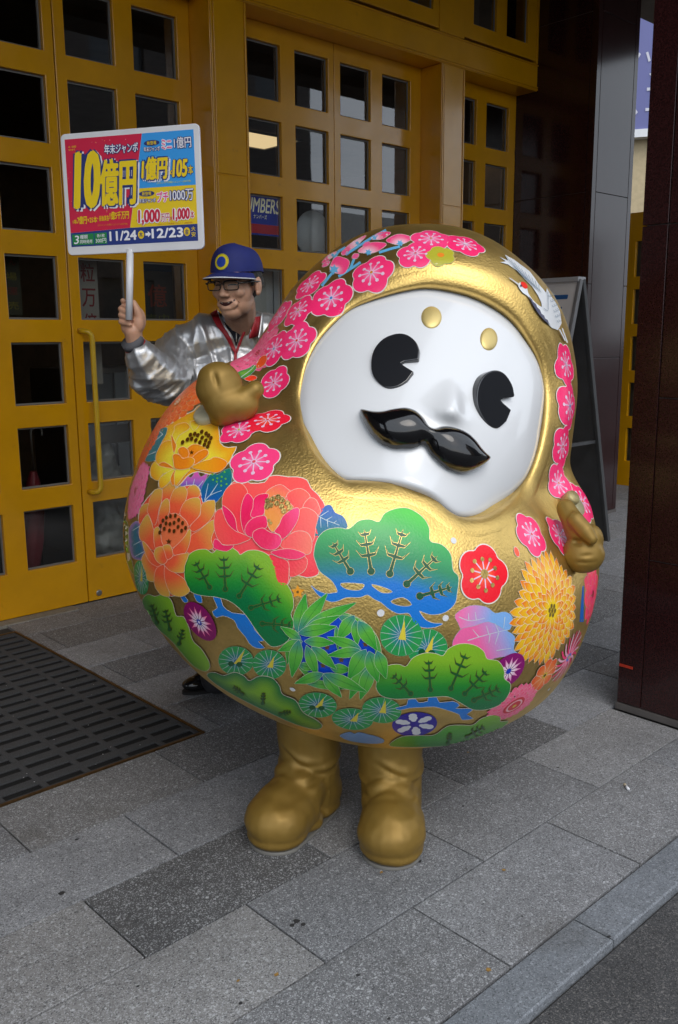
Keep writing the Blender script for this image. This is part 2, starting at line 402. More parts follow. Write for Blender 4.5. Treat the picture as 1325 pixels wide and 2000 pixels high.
MB().tube([b0-dv*.017+(0, 0, .006), b0+dv*.007+(0, 0, .006)], .0045, 10).build('paper', M['white'], cb)
MB().tube([b0+dv*.0072+(0, 0, .006), b0+dv*.017+(0, 0, .0062)], .0046, 10).build('filter', mat('filter', (.55, .45, .3), .9), cb)

# ------------------------------------------------------------------ entrance mat with slots
em = thing('entrance_mat', ((MX0+MX1)/2, (MY0+MY1)/2, 0), 'large dark grey slotted entrance mat set into the paving with brass edge', 'mat')
MB().box(MX0-.01, MX1+.01, MY0-.01, MY1+.01, -.05, -.0085).build('bristle_bed', M['mat_slot'], em)
xs = [MX0]; zs = [MY0]; xi = []; 
ends = []
for k in range(10):
    a = 1.6535*.9999-.1497*k*1.0
    a = 1.653-.1497*k
    if a-.01 < MX0: break
    ends.append((a-.0275+.008, a-.0275+.136))
for a, b in reversed(ends):
    xi.append(len(xs)); xs += [a, b]
xs.append(MX1)
zi = []
k = 0
while 2.694+k*.0812+.032 < MY1-.01:
    y = 2.680+k*.0812; zi.append(len(zs)); zs += [y, y+.038]; k += 1
zs.append(MY1)
mm = MB(); lattice(mm, xs, zs, {(i, j) for i in xi for j in zi}, 0, 1)
mm.v = [(a, z, -.0085+.0075*(1-y)) for a, y, z in mm.v]
mm.build('mat_tread', M['mat_rib'], em, bevel=.002)
fr = MB(); fr.box(MX1, MX1+.010, MY0-.010, MY1+.010, -.05, .003); 
fr2 = MB(); fr2.box(MX0, MX1-.0005, MY0-.010, MY0-.0005, -.05, .003); fr3 = MB(); fr3.box(MX0, MX1-.0005, MY1+.0005, MY1+.010, -.05, .003)
for f_ in (fr, fr2, fr3): f_.build('brass_edging', M['brass'], em)
lt = MB(); rr = random.Random(3)                                    # lint on the mat
for i in range(46):
    x, y = rr.uniform(.9, MX1-.03), rr.uniform(MY0+.02, MY1-.03); s_ = rr.uniform(.0012, .004); a = rr.uniform(0, 6)
    lt.add([(x+s_*math.cos(a+t), y+s_*math.sin(a+t)*.6, .0005+.001*(i % 3)) for t in (0, 2.1, 4.2)], [(0, 1, 2)])
o = lt.build('lint', M['white'], em); o['kind'] = 'stuff'

# ------------------------------------------------------------------ shop front
sf = thing('storefront', (3.9, 4.52, 0), 'yellow painted timber shop front with gridded glass doors and pilasters', 'shop front')
YD, YP = 4.515, 4.327
ZB = [.245+.4363*i for i in range(7)]                               # bottoms of the seven rows of panes
PH = .3205
PW = .278
pane_v = MB(); pane_v.box(-PW/2-.004, PW/2+.004, -.0025, .0025, -PH/2-.004, PH/2+.004, 0)
gr = MB()
def ringbox(mb, hw, hz, t, y0, y1, m):
    lattice(mb, [-hw, -hw+t, hw-t, hw], [-hz, -hz+t, hz-t, hz], {(1, 1)}, y0, y1, m)
ringbox(pane_v, PW/2-.0006, PH/2-.0006, .009, -.011, -.0035, 1)
PANE = pane_v.mesh('pane', [M['glass'], M['gasket']])
def leaf(x0, x1, cols, name='glazed_door', parent=None, top=3.285, y=YD, zbot=.006, rows=ZB):
    mb = MB(); xs = [x0]; hc = []
    for a in cols: hc.append(len(xs)); xs += [a-PW/2, a+PW/2]
    xs.append(x1); zs = [zbot]; hr = []
    for b in rows: hr.append(len(zs)); zs += [b, b+PH]
    zs.append(top)
    lattice(mb, xs, zs, {(i, j) for i in hc for j in hr}, y, y+.048)
    d = mb.build(name, M['paint'], parent or sf, bevel=.0035)
    for a in cols:
        for b in rows:
            o = bpy.data.objects.new('pane', PANE); link(o, d); o.location = (a, y+.034, b+PH/2)
    return d
dA = leaf(1.462, 2.297, [1.711, 2.105]); dA['label'] = 'left leaf of the yellow double door beside the mat'
dB = leaf(2.303, 3.117, [2.502, 2.895]); dB['label'] = 'yellow door leaf with long pull handle'
# pull handle and floor lock on the right leaf
hx, hy = 2.386, YD-.055
hp = [(2.345, YD+.001, 1.497), (2.352, YD-.03, 1.495), (2.368, hy, 1.488), (2.382, hy, 1.470), (hx, hy, 1.440), (hx, hy, .665), (2.382, hy, .642), (2.368, hy, .630), (2.352, YD-.03, .626), (2.345, YD+.001, .625)]
MB().tube(hp, .0145, 14).build('handle', mat('handle_paint', (.58, .36, .012), .3, vary=.1), dB)
MB().tube([(2.365, YD-.006, .045), (2.365, YD+.002, .045)], .017, 20).build('floor_lock', M['steel'], dB, bevel=.002)
w1 = leaf(3.372, 4.213, [3.632, 4.026]); w2 = leaf(4.217, 5.048, [4.411, 4.799]); w3 = leaf(5.296, 6.163, [5.534, 5.932])
# stone sill strip below the doors
MB().box(1.30, 2.20, YD-.085, YD-.001, -.03, .006).build('door_sill', M['sill'], sf, bevel=.003)
def pilaster(x0, x1, name='pilaster', parent=sf):
    d = MB().box(x0, x1, YP, 4.62, .0, 3.285).build(name, M['paint'], parent, bevel=.004)
    for z0, z1 in ((.06, 2.352), (2.361, 3.274)):
        MB().box(x0+.024, x1-.024, YP-.006, YP-.0005, z0, z1).build('raised_panel', M['paint'], d, bevel=.003)
    for a in (x0+.004, x1-.016):
        MB().box(a, a+.012, YP-.009, YP-.0005, .02, 3.278).build('bead', M['paint'], d, bevel=.003)
    return d
pilaster(3.119, 3.370); pilaster(5.050, 5.294); pilaster(1.21, 1.460)
# lintel with mouldings, upper lights above it
lt_ = MB().box(1.21, 6.164, YP, 4.62, 3.2855, 3.478).build('lintel', M['paint'], sf, bevel=.004)
for z in (3.291, 3.306, 3.462):
    MB().box(1.21, 6.164, YP-.008, YP-.0005, z, z+.009).build('moulding', M['paint'], lt_, bevel=.002)
UH = .62
upv = MB(); upv.box(-.134, .134, -.0025, .0025, -UH/2-.004, UH/2+.004, 0); ringbox(upv, .1294, UH/2-.0006, .009, -.011, -.0035, 1)
UP = upv.mesh('pane', [M['glass'], M['gasket']])
for x0, x1, cols in ((5.285, 6.140, [5.521, 5.902]), (4.190, 5.018, [4.43, 4.83]), (3.36, 4.185, [3.57, 3.97])):
    xs = [x0]; hc = []
    for a in cols: hc.append(len(xs)); xs += [a-.13, a+.13]
    xs.append(x1); mb = MB(); lattice(mb, xs, [3.497, 3.60, 3.60+UH, 4.30], {(i, 1) for i in hc}, YP+.004, YP+.05)
    d = mb.build('upper_light', M['paint'], sf, bevel=.0035)
    for a in cols:
        o = bpy.data.objects.new('pane', UP); link(o, d); o.location = (a, YP+.034, 3.60+UH/2)
for x0, x1 in ((5.020, 5.283), (6.142, 6.164), (1.21, 3.358)):
    MB().box(x0, x1, YP-.002, YP+.20, 3.4795, 4.30).build('upper_post', M['paint'], sf, bevel=.003)
MB().box(3.36, 6.14, YP+.052, YP+.06, 3.48, 3.4965).build('shadow_gap', M['dark'], sf)  # near-black strip set behind the slit to stand for its shade

# ------------------------------------------------------------------ granite pillars
def pillar(name, x0, x1, y0, y1, joints, label, top=4.3, strip=.10):
    t = thing(name, ((x0+x1)/2, (y0+y1)/2, 0), label, 'pillar', 'dark granite clad pillars of the arcade')
    MB().box(x0+.012, x1-.012, y0+.012, y1-.012, 0, top).build('core', M['mortar'], t)
    zz = [.028]+joints+[top]; gp = .0022
    for a, b in zip(zz[:-1], zz[1:]):
        za, zb = a+gp, b-gp
        # faces toward -Y, -X, +Y, +X as separate cladding panels, corner strips on the long faces
        for (xa, xb, ya, yb) in ((x0+strip, x1-strip, y0, y0+.0115), (x0+strip, x1-strip, y1-.0115, y1)):
            MB().box(xa+gp, xb-gp, ya, yb, za, zb).build('granite_panel', M['pillar'], t, bevel=.0016)
        for (xa, xb) in ((x0, x0+.0115), (x1-.0115, x1)):
            MB().box(xa, xb, y0+strip+gp, y1-strip-gp, za, zb).build('granite_panel', M['pillar'], t, bevel=.0016)
    for xa, xb, sx in ((x0, x0+strip, 1), (x1-strip, x1, -1)):
        for ya, yb, sy in ((y0, y0+strip, 1), (y1-strip, y1, -1)):
            cx, cy_ = (x0 if sx > 0 else x1), (y0 if sy > 0 else y1)
            pl = [(cx, cy_), (cx+sx*(strip-gp), cy_), (cx+sx*(strip-gp), cy_+sy*.0115), (cx+sx*.0115, cy_+sy*.0115), (cx+sx*.0115, cy_+sy*(strip-gp)), (cx, cy_+sy*(strip-gp))]
            for a, b in ((.030, 1.83), (1.8345, top)):
                MB().prism(pl, lambda u, v, d: (u, v, d), a, b).build('corner_strip', M['pillar'], t, bevel=.0016)
    MB().box(x0-.004, x1+.004, y0-.004, y1+.004, 0, .026).build('base_bed', M['mortar'], t)
    return t
pn = pillar('granite_pillar', 3.09, 3.70, 1.10, 1.70, [.62, 1.226, 1.831, 2.437, 3.04, 3.65], 'near dark red granite pillar with a scrap of red tape low on its side')
MB().box(3.0865, 3.0895, 1.640, 1.697, .178, .188).build('red_tape', mat('red_tape', (.42, .03, .01), .5), pn)
pb = pillar('granite_pillar', 6.165, 6.74, 3.815, 4.64, [1.276, 2.50, 3.74], 'dark granite pillar standing against the end of the yellow shop front', strip=.055)
# arcade ceiling with its outer beam
struct(MB().box(-9, 9.2, 1.06, 4.62, 4.30, 4.52).build('arcade_ceiling', M['ceil']))
struct(MB().box(-9, 9.2, .98, 1.36, 4.20, 4.299).build('arcade_beam', M['ceil']))
for k, x in enumerate((-3.06, -6.2)):
    pillar('granite_pillar', x, x+.61, 1.10, 1.70, [.62, 1.226, 1.831, 2.437, 3.04, 3.65], ['granite pillar of the arcade, next one along the kerb from the near pillar', 'granite pillar of the arcade, second along the kerb from the near pillar'][k])
# building shell above and around the shop
sh = thing('shop_building', (0, 8, 0), 'dark brown building body over and behind the yellow shop front', 'building')
MB().box(-9, 7.9, 4.62, 10, 4.5205, 9).build('upper_wall', M['ceil'], sh)
MB().box(-9, 1.208, YP+.02, 4.62, 0, 4.299).build('side_wall', M['ceil'], sh)
MB().box(6.742, 7.9, 4.5, 4.62, 0, 4.299).build('end_wall', M['ceil'], sh)
# interior room
for nm, b in (('interior_floor', (-2, 7.88, 4.564, 9, -.05, .0)), ('interior_back_wall', (-2, 7.88, 9, 9.1, 0, 4.29)), ('interior_ceiling', (-2, 7.88, 4.625, 8.999, 3.30, 3.36)), ('interior_side_wall', (-2.1, -2.001, 4.64, 9, 0, 4.29)), ('interior_end_wall', (7.78, 7.88, 4.64, 8.999, 0, 3.299))):
    struct(MB().box(*b).build(nm, M['floor_in'] if 'floor' in nm else M['wall_in']))
struct(MB().box(-2, 7.88, 4.9, 8.999, 4.20, 4.28).build('upper_room_ceiling', M['wall_in']))

# ------------------------------------------------------------------ things seen through the glass
def ceil_lamp(c, sx, sy, label):
    t = thing('ceiling_light', c, label, 'ceiling light', 'lit panels on the shop ceiling')
    MB().box(c[0]-sx, c[0]+sx, c[1]-sy, c[1]+sy, c[2]-.01, c[2]).build('diffuser', M['lamp'], t)
    mb = MB(); lattice(mb, [c[0]-sx-.03, c[0]-sx-.001, c[0]+sx+.001, c[0]+sx+.03], [c[1]-sy-.03, c[1]-sy-.001, c[1]+sy+.001, c[1]+sy+.03], {(1, 1)}, 0, 1)
    mb.v = [(a, z, c[2]-.018+.018*y) for a, y, z in mb.v]; mb.build('rim', M['cab'], t)
ceil_lamp((5.62, 7.10, 3.295), .30, .26, 'lit ceiling panel seen through the upper panes behind the first window')
ceil_lamp((7.35, 6.05, 3.295), .34, .16, 'lit ceiling panel seen through the window next to the granite pillar')
def board(name, x0, x1, z0, z1, y, m, label, cat, parent=None):
    t = thing(name, ((x0+x1)/2, y, z0), label, cat); MB().box(x0, x1, y, y+.008, z0, z1).build('panel', m, t, bevel=.001); return t
UX, UZ, NY = (1, 0, 0), (0, 0, 1), (0, -1, 0)
# number game sign; a glow is added to its colours, it is no lamp
ns_e = emit('sign_added_glow', lin('#1c2f9a'), .10); ns_r = emit('sign_added_glow_red', lin('#b01828'), .09); ns_t = emit('sign_added_glow_text', lin('#e6e2c0'), .14)
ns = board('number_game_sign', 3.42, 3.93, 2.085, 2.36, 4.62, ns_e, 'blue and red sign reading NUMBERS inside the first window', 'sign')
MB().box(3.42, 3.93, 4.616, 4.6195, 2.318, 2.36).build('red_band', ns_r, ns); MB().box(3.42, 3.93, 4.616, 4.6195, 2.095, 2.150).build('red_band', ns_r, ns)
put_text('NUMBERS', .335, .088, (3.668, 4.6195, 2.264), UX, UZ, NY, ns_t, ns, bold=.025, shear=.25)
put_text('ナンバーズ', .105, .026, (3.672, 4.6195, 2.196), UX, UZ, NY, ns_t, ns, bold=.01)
rd = thing('round_sign', (4.19, 4.70, 2.0), 'round white disc sign on a thin stand inside the window', 'sign')
MB().tube([(4.19, 4.70, 2.13), (4.19, 4.708, 2.13)], .155, 40).build('disc', M['white'], rd)
MB().box(4.355, 4.372, 4.70, 4.71, 0, 2.29).build('stand_rod', M['white'], rd)
pc = board('notice_board', 3.40, 3.86, 1.30, 1.90, 4.74, M['white'], 'pale notice sheet on white board behind the window near the man', 'notice')
MB().box(3.52, 3.80, 4.736, 4.7395, 1.36, 1.83).build('sheet', mat('paper', (.62, .62, .60), .7), pc)
pc2 = board('white_panel', 3.90, 4.50, 1.2, 1.93, 4.78, M['white'], 'plain white panel behind the window beside the notice sheet', 'panel')
# posters
p1 = board('poster', 2.74, 3.06, 1.52, 1.98, 4.70, flat('#2a2620'), 'dark colourful lottery poster with a yellow yen sign inside the door', 'poster')
MB().box(2.745, 3.055, 4.697, 4.6995, 1.93, 1.975).build('red_band', flat('#7a1512'), p1); MB().box(2.745, 3.055, 4.697, 4.6995, 1.84, 1.925).build('blue_band', flat('#123a5a'), p1)
put_text('円', .10, .16, (2.80, 4.6995, 1.72), UX, UZ, NY, flat('#a08a12'), p1, bold=.02)
put_text('億', .13, .13, (2.95, 4.6995, 1.70), UX, UZ, NY, flat('#7a2a10'), p1, bold=.02)
put_text('ジャンボ', .28, .05, (2.90, 4.6995, 1.885), UX, UZ, NY, flat('#3a7aa0'), p1)
put_text('発売中', .25, .05, (2.90, 4.6995, 1.57), UX, UZ, NY, flat('#5a5a10'), p1)
p2 = board('banner', 2.46, 2.58, 1.20, 2.02, 4.72, mat('banner_cloth', (.38, .34, .30), .8), 'narrow pale banner with red writing 一粒万倍 inside the door', 'banner')
for i, ch in enumerate('一粒万倍'):
    put_text(ch, .085, .10 if ch != '一' else .014, (2.52, 4.7195, 1.95-.135*i), UX, UZ, NY, flat('#8a1a1a'), p2, bold=.02)
p3 = board('poster', 1.98, 2.14, 1.58, 1.98, 4.74, flat('#33301c'), 'dark poster with yellow lines behind the left door', 'poster')
for i in range(5): put_text(['高額', '当せん', '売場', '幸運', '発売'][i], .12, .04, (2.06, 4.7395, 1.93-.075*i), UX, UZ, NY, flat(['#8a7a14', '#7a2016'][i % 2]), p3)
# cabinets and bag
cbn = thing('drawer_cabinet', (2.78, 5.2, 0), 'grey drawer cabinet with pale fronts behind the right door', 'cabinet')
MB().box(2.50, 3.10, 5.02, 5.5, 0, 1.28).build('carcass', M['steel'], cbn)
for a, b in ((.05, .40), (.43, .82), (.93, 1.25)):
    for x0 in (2.51, 2.81): MB().box(x0, x0+.28, 5.0, 5.019, a, b).build('drawer_front', M['cab'], cbn, bevel=.004)
bg_ = thing('plastic_bag', (2.62, 4.83, 0), 'crumpled translucent plastic bag standing in front of the drawer cabinet', 'bag')
bm_ = MB(); bm_.ell((2.62, 4.83, .36), (.19, .12, .34)); bm_.ell((2.62, 4.83, .66), (.09, .07, .2))
from mathutils import noise as mnoise
remeshed(bm_, 'sack', mat('plastic_film', (.30, .30, .29), .35), bg_, .012, 2, lambda c_, n_: n_*(.035*mnoise.noise(c_*9)+.014*mnoise.noise(c_*26)))
def umbrella(x, y, colr, label, handle=True, zt=.75):
    t = thing('umbrella', (x, y, 0), label, 'umbrella', 'umbrellas leaning inside the left door')
    fold = MB(); n = 16; v = []; prof_ = [(.02, .012), (.10, .03), (.35, .055), (.55, .05), (.68, .03), (.74, .014)]
    for z, r_ in prof_:
        for j in range(n): q = 2*math.pi*j/n; k = r_*(1+.28*math.cos(8*q)); v.append((x+.10*(z-.4)+k*math.cos(q+z*2), y+k*math.sin(q+z*2), z*zt/.75))
    f = [(i*n+j, i*n+(j+1) % n, (i+1)*n+(j+1) % n, (i+1)*n+j) for i in range(len(prof_)-1) for j in range(n)]
    fold.add(v, f, 0, True).build('canopy', colr, t)
    if handle:
        top = zt; X = lambda z: x+.10*(z-.4)
        pts_ = [(X(top), y, top), (X(top+.2)-.02, y, top+.2)]+[(X(top+.2)-.02+.032-.032*math.cos(a), y, top+.2+.032*math.sin(a)) for a in np.linspace(.3, math.pi+.6, 9)]
        MB().tube(pts_, .0065, 10).build('hook_handle', M['steel'], t)
    return t
umbrella(2.10, 4.74, mat('red_umbrella', (.20, .012, .022), .5), 'folded red umbrella with a steel hook handle inside the left door')
umbrella(2.03, 4.80, mat('black_umbrella', (.02, .02, .02), .5, vary=.5, vscale=60), 'folded black patterned umbrella beside the red one', handle=False, zt=.62)
pt = thing('paper_tag', (2.09, 4.9, 0), 'small tan paper tag hanging on a post inside the left door', 'tag')
MB().box(2.08, 2.13, 4.95, 4.953, 1.20, 1.36).build('card', mat('tan_card', (.40, .26, .16), .8), pt); MB().box(2.10, 2.11, 4.956, 4.966, 0, 1.5).build('post', M['steel'], pt)

# ------------------------------------------------------------------ folding sign by the pillar
ab = thing('folding_sign', (5.22, 3.55, 0), 'tall white folding board sign with blue lettering standing beside the granite pillar', 'sign')
AX, AZ, AS = 5.225, 1.80, .47
wb = mat('sign_white', (.55, .54, .54), .4, vary=.05); gb = mat('sign_grey', (.055, .057, .06), .6, vary=.15); gb2 = mat('leg_grey', (.15, .15, .155), .5, vary=.1)
ldir = np.array([-AS, 0, -AZ]); ldir /= np.linalg.norm(ldir); lnrm = np.cross(ldir, (0, -1, 0)); lnrm = lnrm if lnrm[0] < 0 else -lnrm
Lh = math.hypot(AS, AZ)
mb = MB(); cpt = np.array([AX, 3.64, AZ])+ldir*Lh/2; mb.obox(cpt, ldir, (0, 1, 0), lnrm, Lh/2, .34, .012); fp = mb.build('front_panel', wb, ab, bevel=.004)
rdir = ldir*np.array([-1, 1, 1]); rn = lnrm*np.array([-1, 1, 1])
mb = MB(); mb.obox(np.array([AX+.03, 3.64, AZ])+rdir*Lh/2, rdir, (0, 1, 0), rn, Lh/2, .34, .012); mb.build('rear_panel', gb, ab, bevel=.004)
for dd, off in ((ldir, 0), (rdir, .03)):
    mb = MB(); mb.obox(np.array([AX+off, 3.288, AZ])+dd*Lh/2, dd, (0, 1, 0), np.cross(dd, (0, 1, 0)), Lh/2+.004, .012, .017); mb.build('leg', gb2 if off == 0 else gb, ab, bevel=.003)
for z in (.72,):
    s_ = AS*(AZ-z)/AZ; MB().box(AX-s_+.02, AX+.03+s_-.02, 3.30, 3.325, z, z+.022).build('cross_bar', gb, ab)
MB().box(AX-.03, AX+.06, 3.285, 3.99, AZ-.008, AZ+.022).build('hinge', M['cab'], ab, bevel=.003)
put_text('万', .30, .25, cpt-ldir*(Lh/2-.22)+np.array([0, -.14, 0])+lnrm*.012, (0, -1, 0), -ldir, lnrm, flat('#14508a'), fp, bold=.03)
put_text('宝くじ', .56, .22, cpt-ldir*(Lh/2-.60)+lnrm*.012, (0, -1, 0), -ldir, lnrm, flat('#14508a'), fp, bold=.03)

# yellow door leaf beyond the pillar, far building, houses across the street
yl = thing('open_door_leaf', (8.05, 4.1, 0), 'yellow door leaf standing open beyond the far granite pillar', 'door')
mb = MB(); zs = [.0]; hr = []
for b in ZB[:5]: hr.append(len(zs)); zs += [b, b+PH]
zs.append(2.57); lattice(mb, [3.70, 3.80, 4.08, 4.19, 4.47, 4.56], zs, {(i, j) for i in (1, 3) for j in hr}, 8.02, 8.066)
mb.v = [(y, x, z) for x, y, z in mb.v]; ylf = mb.build('frame', M['paint'], yl, bevel=.003)
MB().box(8.04, 8.045, 3.72, 4.54, .2, 2.4).build('glass_sheet', M['glass'], yl)

MB().box(8.13, 8.20, 3.60, 4.95, 0, 2.52).build('added_dark_screen', M['ceil'], yl)  # dark screen added behind the leaf to darken the gap
def house(name, org, ux, W, H_, depth, m, label, rows, cols, wm, parent=None):
    """block whose front runs from org along ux; windows set into the front"""
    t = thing(name, tuple(org), label, 'building'); ux = np.array(ux, float); ux /= np.linalg.norm(ux); n_ = np.array([ux[1], -ux[0], 0])
    xs = [0]; zs = [0]; hc = []; hr = []
    cw = W/cols; rh = (H_-1)/rows
    for i in range(cols): hc.append(len(xs)); xs += [i*cw+cw*.2, i*cw+cw*.8]
    xs.append(W)
    for j in range(rows): hr.append(len(zs)); zs += [.6+j*rh+rh*.25, .6+j*rh+rh*.8]
    zs.append(H_)
    mb = MB(); lattice(mb, xs, zs, {(i, j) for i in hc for j in hr}, 0, .25); org = np.array(org, float)
    tr = lambda v: tuple(org+ux*v[0]-n_*v[1]+np.array([0, 0, v[2]]))
    mb.v = [tr(v) for v in mb.v]; wl = mb.build('wall', m, t)
    mb = MB().box(0, W, .252, depth, 0, H_-.02); mb.v = [tr(v) for v in mb.v]; mb.build('body', M['wall_in'], t)
    pm = MB().box(-cw*.3, cw*.3, .12, .14, -rh*.275, rh*.275); pm.v = [tuple(ux*v[0]-n_*v[1]+np.array([0, 0, v[2]])) for v in pm.v]; pme = pm.mesh('window', wm)
    for i in range(cols):
        for j in range(rows):
            o = bpy.data.objects.new('window', pme); link(o, wl); o.location = tuple(org+ux*(i+.5)*cw+np.array([0, 0, .6+j*rh+rh*.525]))
    return t, tr
gl2 = mat('far_glass', (.05, .06, .07), .08)
house('street_building', (17.4, -10.5, 0), (-1, 0, 0), 9.4, 9.5, 8, mat('brown_tile', (.055, .045, .04), .5, vary=.2), 'brown tiled building across the street', 3, 4, gl2)
house('low_white_building', (36, -14, 0), (-1, 0, 0), 16, 5.6, 8, mat('white_render', (.62, .62, .6), .7, vary=.08), 'low white building farther along across the street', 1, 5, gl2)
# far building with the blue sign
ctr = np.array([23.2, 13.1, 0]); axd = np.array([.49, -.872, 0]); n_ = np.array([-.872, -.49, 0])
fb, tr = house('far_building', tuple(ctr-axd*5), axd, 10, 14, 6, mat('cream_wall', (.50, .40, .24), .7, vary=.1), 'cream building with a purple blue shop sign seen past the pillars', 4, 6, gl2)
sg = thing('shop_sign', tuple(ctr+n_*.2+np.array([0, 0, 6.7])), 'purple blue sign with white katakana on the far cream building', 'sign')
mb = MB().box(1.2, 9, -.30, -.05, 6.75, 10.9); mb.v = [tr(v) for v in mb.v]; mb.build('panel', mat('sign_blue', (.13, .14, .33), .5), sg)
mb = MB().box(1.1, 9.1, -.36, -.02, 6.55, 6.748); mb.v = [tr(v) for v in mb.v]; mb.build('frame', M['white'], sg)
for tx, z in (('マツ', 8.35), ('スコ', 7.45)):
    put_text(tx, 1.25, .66, np.array(tr((5.08, -.301, z))), axd, UZ, n_, flat('#c8c8d4'), sg, bold=.0, lift=.02)

# ================================================================== GOLD DARUMA COSTUME
# body frame: origin at the bottom centre, axis AZ_, image right AX_, back AY_ (front is -AY_)
_c = CP+ray(751.2, 932.6)*2.793; _vd = ray(751.2, 932.6); _vd = _vd/np.linalg.norm(_vd)
_rr = CR-_vd*(CR@_vd); _rr /= np.linalg.norm(_rr); _uu = np.cross(_rr, _vd)
_ro, _be, _ps = .340, .070, math.radians(13)
AZ_ = math.cos(_ro)*(_uu*math.cos(_be)+_vd*math.sin(_be))+math.sin(_ro)*_rr; AZ_ /= np.linalg.norm(AZ_)
_fr = -_vd-AZ_*(-_vd@AZ_); _fr /= np.linalg.norm(_fr); _xx = np.cross(-_fr, AZ_)
_f2 = _fr*math.cos(_ps)+_xx*math.sin(_ps); AY_ = -_f2; AX_ = np.cross(AY_, AZ_)
AO = _c-AZ_*.8
BM = np.array([AX_, AY_, AZ_])                                     # rows: local axes in world
def to_w(p): return AO+np.asarray(p, float)@BM
def to_l(p): return (np.asarray(p, float)-AO)@BM.T
PROF = np.array([(.014, 0), (.016, .14), (.052, .316), (.178, .536), (.35, .676), (.584, .717), (.756, .692), (.912, .615), (1.022, .514), (1.078, .501), (1.275, .449), (1.453, .333), (1.537, .203), (1.578, .1), (1.590, 0)])
_d = np.r_[0, np.cumsum(np.hypot(*np.diff(PROF, axis=0).T))]
_mz, _mr = np.gradient(PROF[:, 0], _d), np.gradient(PROF[:, 1], _d)
_mz[0] = 0; _mr[0] = 1; _mz[-1] = 0; _mr[-1] = -1
def prof_at(t):
    k = np.clip(np.searchsorted(_d, t)-1, 0, len(_d)-2); h = _d[k+1]-_d[k]; u = (t-_d[k])/h
    H0, H1, H2, H3 = 2*u**3-3*u**2+1, u**3-2*u**2+u, -2*u**3+3*u**2, u**3-u**2
    return H0*PROF[k, 0]+H1*h*_mz[k]+H2*PROF[k+1, 0]+H3*h*_mz[k+1], H0*PROF[k, 1]+H1*h*_mr[k]+H2*PROF[k+1, 1]+H3*h*_mr[k+1]
_tz, _tr = prof_at(np.linspace(0, _d[-1], 3000)); _tz = np.maximum.accumulate(_tz)+np.arange(3000)*1e-9; _tr = np.maximum(_tr, 0)
def r0(z): return np.interp(z, _tz, _tr)
def ss(a, b, x):
    t = np.clip((x-a)/(b-a), 0, 1); return t*t*(3-2*t)
WARP = .135
def warp(phi, z):                                                   # the fold between head and body dips at the front
    a_, b_ = np.where(np.asarray(phi) > 0, .66, .91), np.where(np.asarray(phi) > 0, 1.16, 1.54)
    return z+WARP*(1-ss(a_, b_, np.abs(phi)))*ss(.42, .80, z)*(1-ss(1.12, 1.46, z))
def Rb(phi, z): return r0(warp(phi, z))
def march(px, py, inset=0.):                                        # where a line of sight meets the plain body
    d = ray(px, py); a = 1.6
    t = np.linspace(1.5, 3.4, 1500); P = to_l(CP+d*t[:, None]); g_ = np.hypot(P[:, 0], P[:, 1])-(Rb(np.arctan2(P[:, 0], -P[:, 1]), P[:, 2])-inset)
    g_[(P[:, 2] < .01) | (P[:, 2] > 1.6)] = 1
    i = np.argmax(g_ < 0) if (g_ < 0).any() else np.argmin(g_)
    return P[i]
cr3 = lambda L_: [(560+.4226*x, 520+.4226*y) for x, y in L_]
FACE_PX = cr3([(480, 130), (560, 110), (650, 98), (760, 110), (870, 140), (970, 190), (1050, 255), (1110, 340), (1155, 430), (1180, 530), (1188, 620), (1178, 760), (1150, 880), (1105, 980), (1050, 1060), (990, 1120), (930, 1155), (870, 1165), (805, 1158), (750, 1128), (700, 1085), (640, 1045), (560, 1015), (480, 998), (400, 993), (330, 991), (280, 988), (230, 960), (170, 905), (120, 830), (85, 740), (68, 640), (75, 540), (100, 440), (150, 345), (220, 265), (300, 200), (390, 160)])
def catmull(P, n=6, closed=True):
    P = np.asarray(P, float); N = len(P); out = []
    for i in range(N if closed else N-1):
        g_ = lambda k: P[k % N] if closed else P[min(max(k, 0), N-1)]
        a, b, c_, d_ = g_(i-1), g_(i), g_(i+1), g_(i+2)
        for j in range(n):
            t = j/n; out.append(.5*((2*b)+(c_-a)*t+(2*a-5*b+4*c_-d_)*t*t+(3*b-a-3*c_+d_)*t**3))
    if not closed: out.append(P[-1])
    return np.array(out)
FO = np.array([march(x, y, .015)[[0, 2]] for x, y in FACE_PX])
FO = catmull(FO, 5)                                                  # face outline in local x, z
FC = FO.mean(0)
def sdist(Q, poly):                                                  # signed distance, + outside
    Q = np.atleast_2d(Q); A = poly; B = np.roll(poly, -1, 0); out = np.full(len(Q), 1e9); ins = np.zeros(len(Q), bool)
    for a, b in zip(A, B):
        ab = b-a; t = np.clip(((Q-a)@ab)/(ab@ab+1e-12), 0, 1); out = np.minimum(out, np.hypot(*(Q-a-t[:, None]*ab).T))
        c_ = (a[1] > Q[:, 1]) != (b[1] > Q[:, 1]); xi_ = (b[0]-a[0])*(Q[:, 1]-a[1])/(b[1]-a[1]+1e-12)+a[0]; ins ^= c_ & (Q[:, 0] < xi_)
    return np.where(ins, -out, out)
def body_r(phi, z, open_=True):
    r_ = Rb(phi, z); x = r_*np.sin(phi); y = -r_*np.cos(phi)
    sd = sdist(np.stack([x, z], -1), FO); fr_ = y < .05
    rim = .014*np.exp(-((sd-.065)/.042)**2)*ss(.95, 1.15, z)
    drop = -.13*(1-ss(-.035, .028, sd)) if open_ else 0.
    return r_+np.where(fr_, rim+drop, 0)
NP, NZ = 420, 300
tt = np.linspace(0, _d[-1], NZ); zz_, _ = prof_at(tt); zz_ = np.maximum.accumulate(zz_); zz_[0] = PROF[0, 0]; zz_[-1] = PROF[-1, 0]
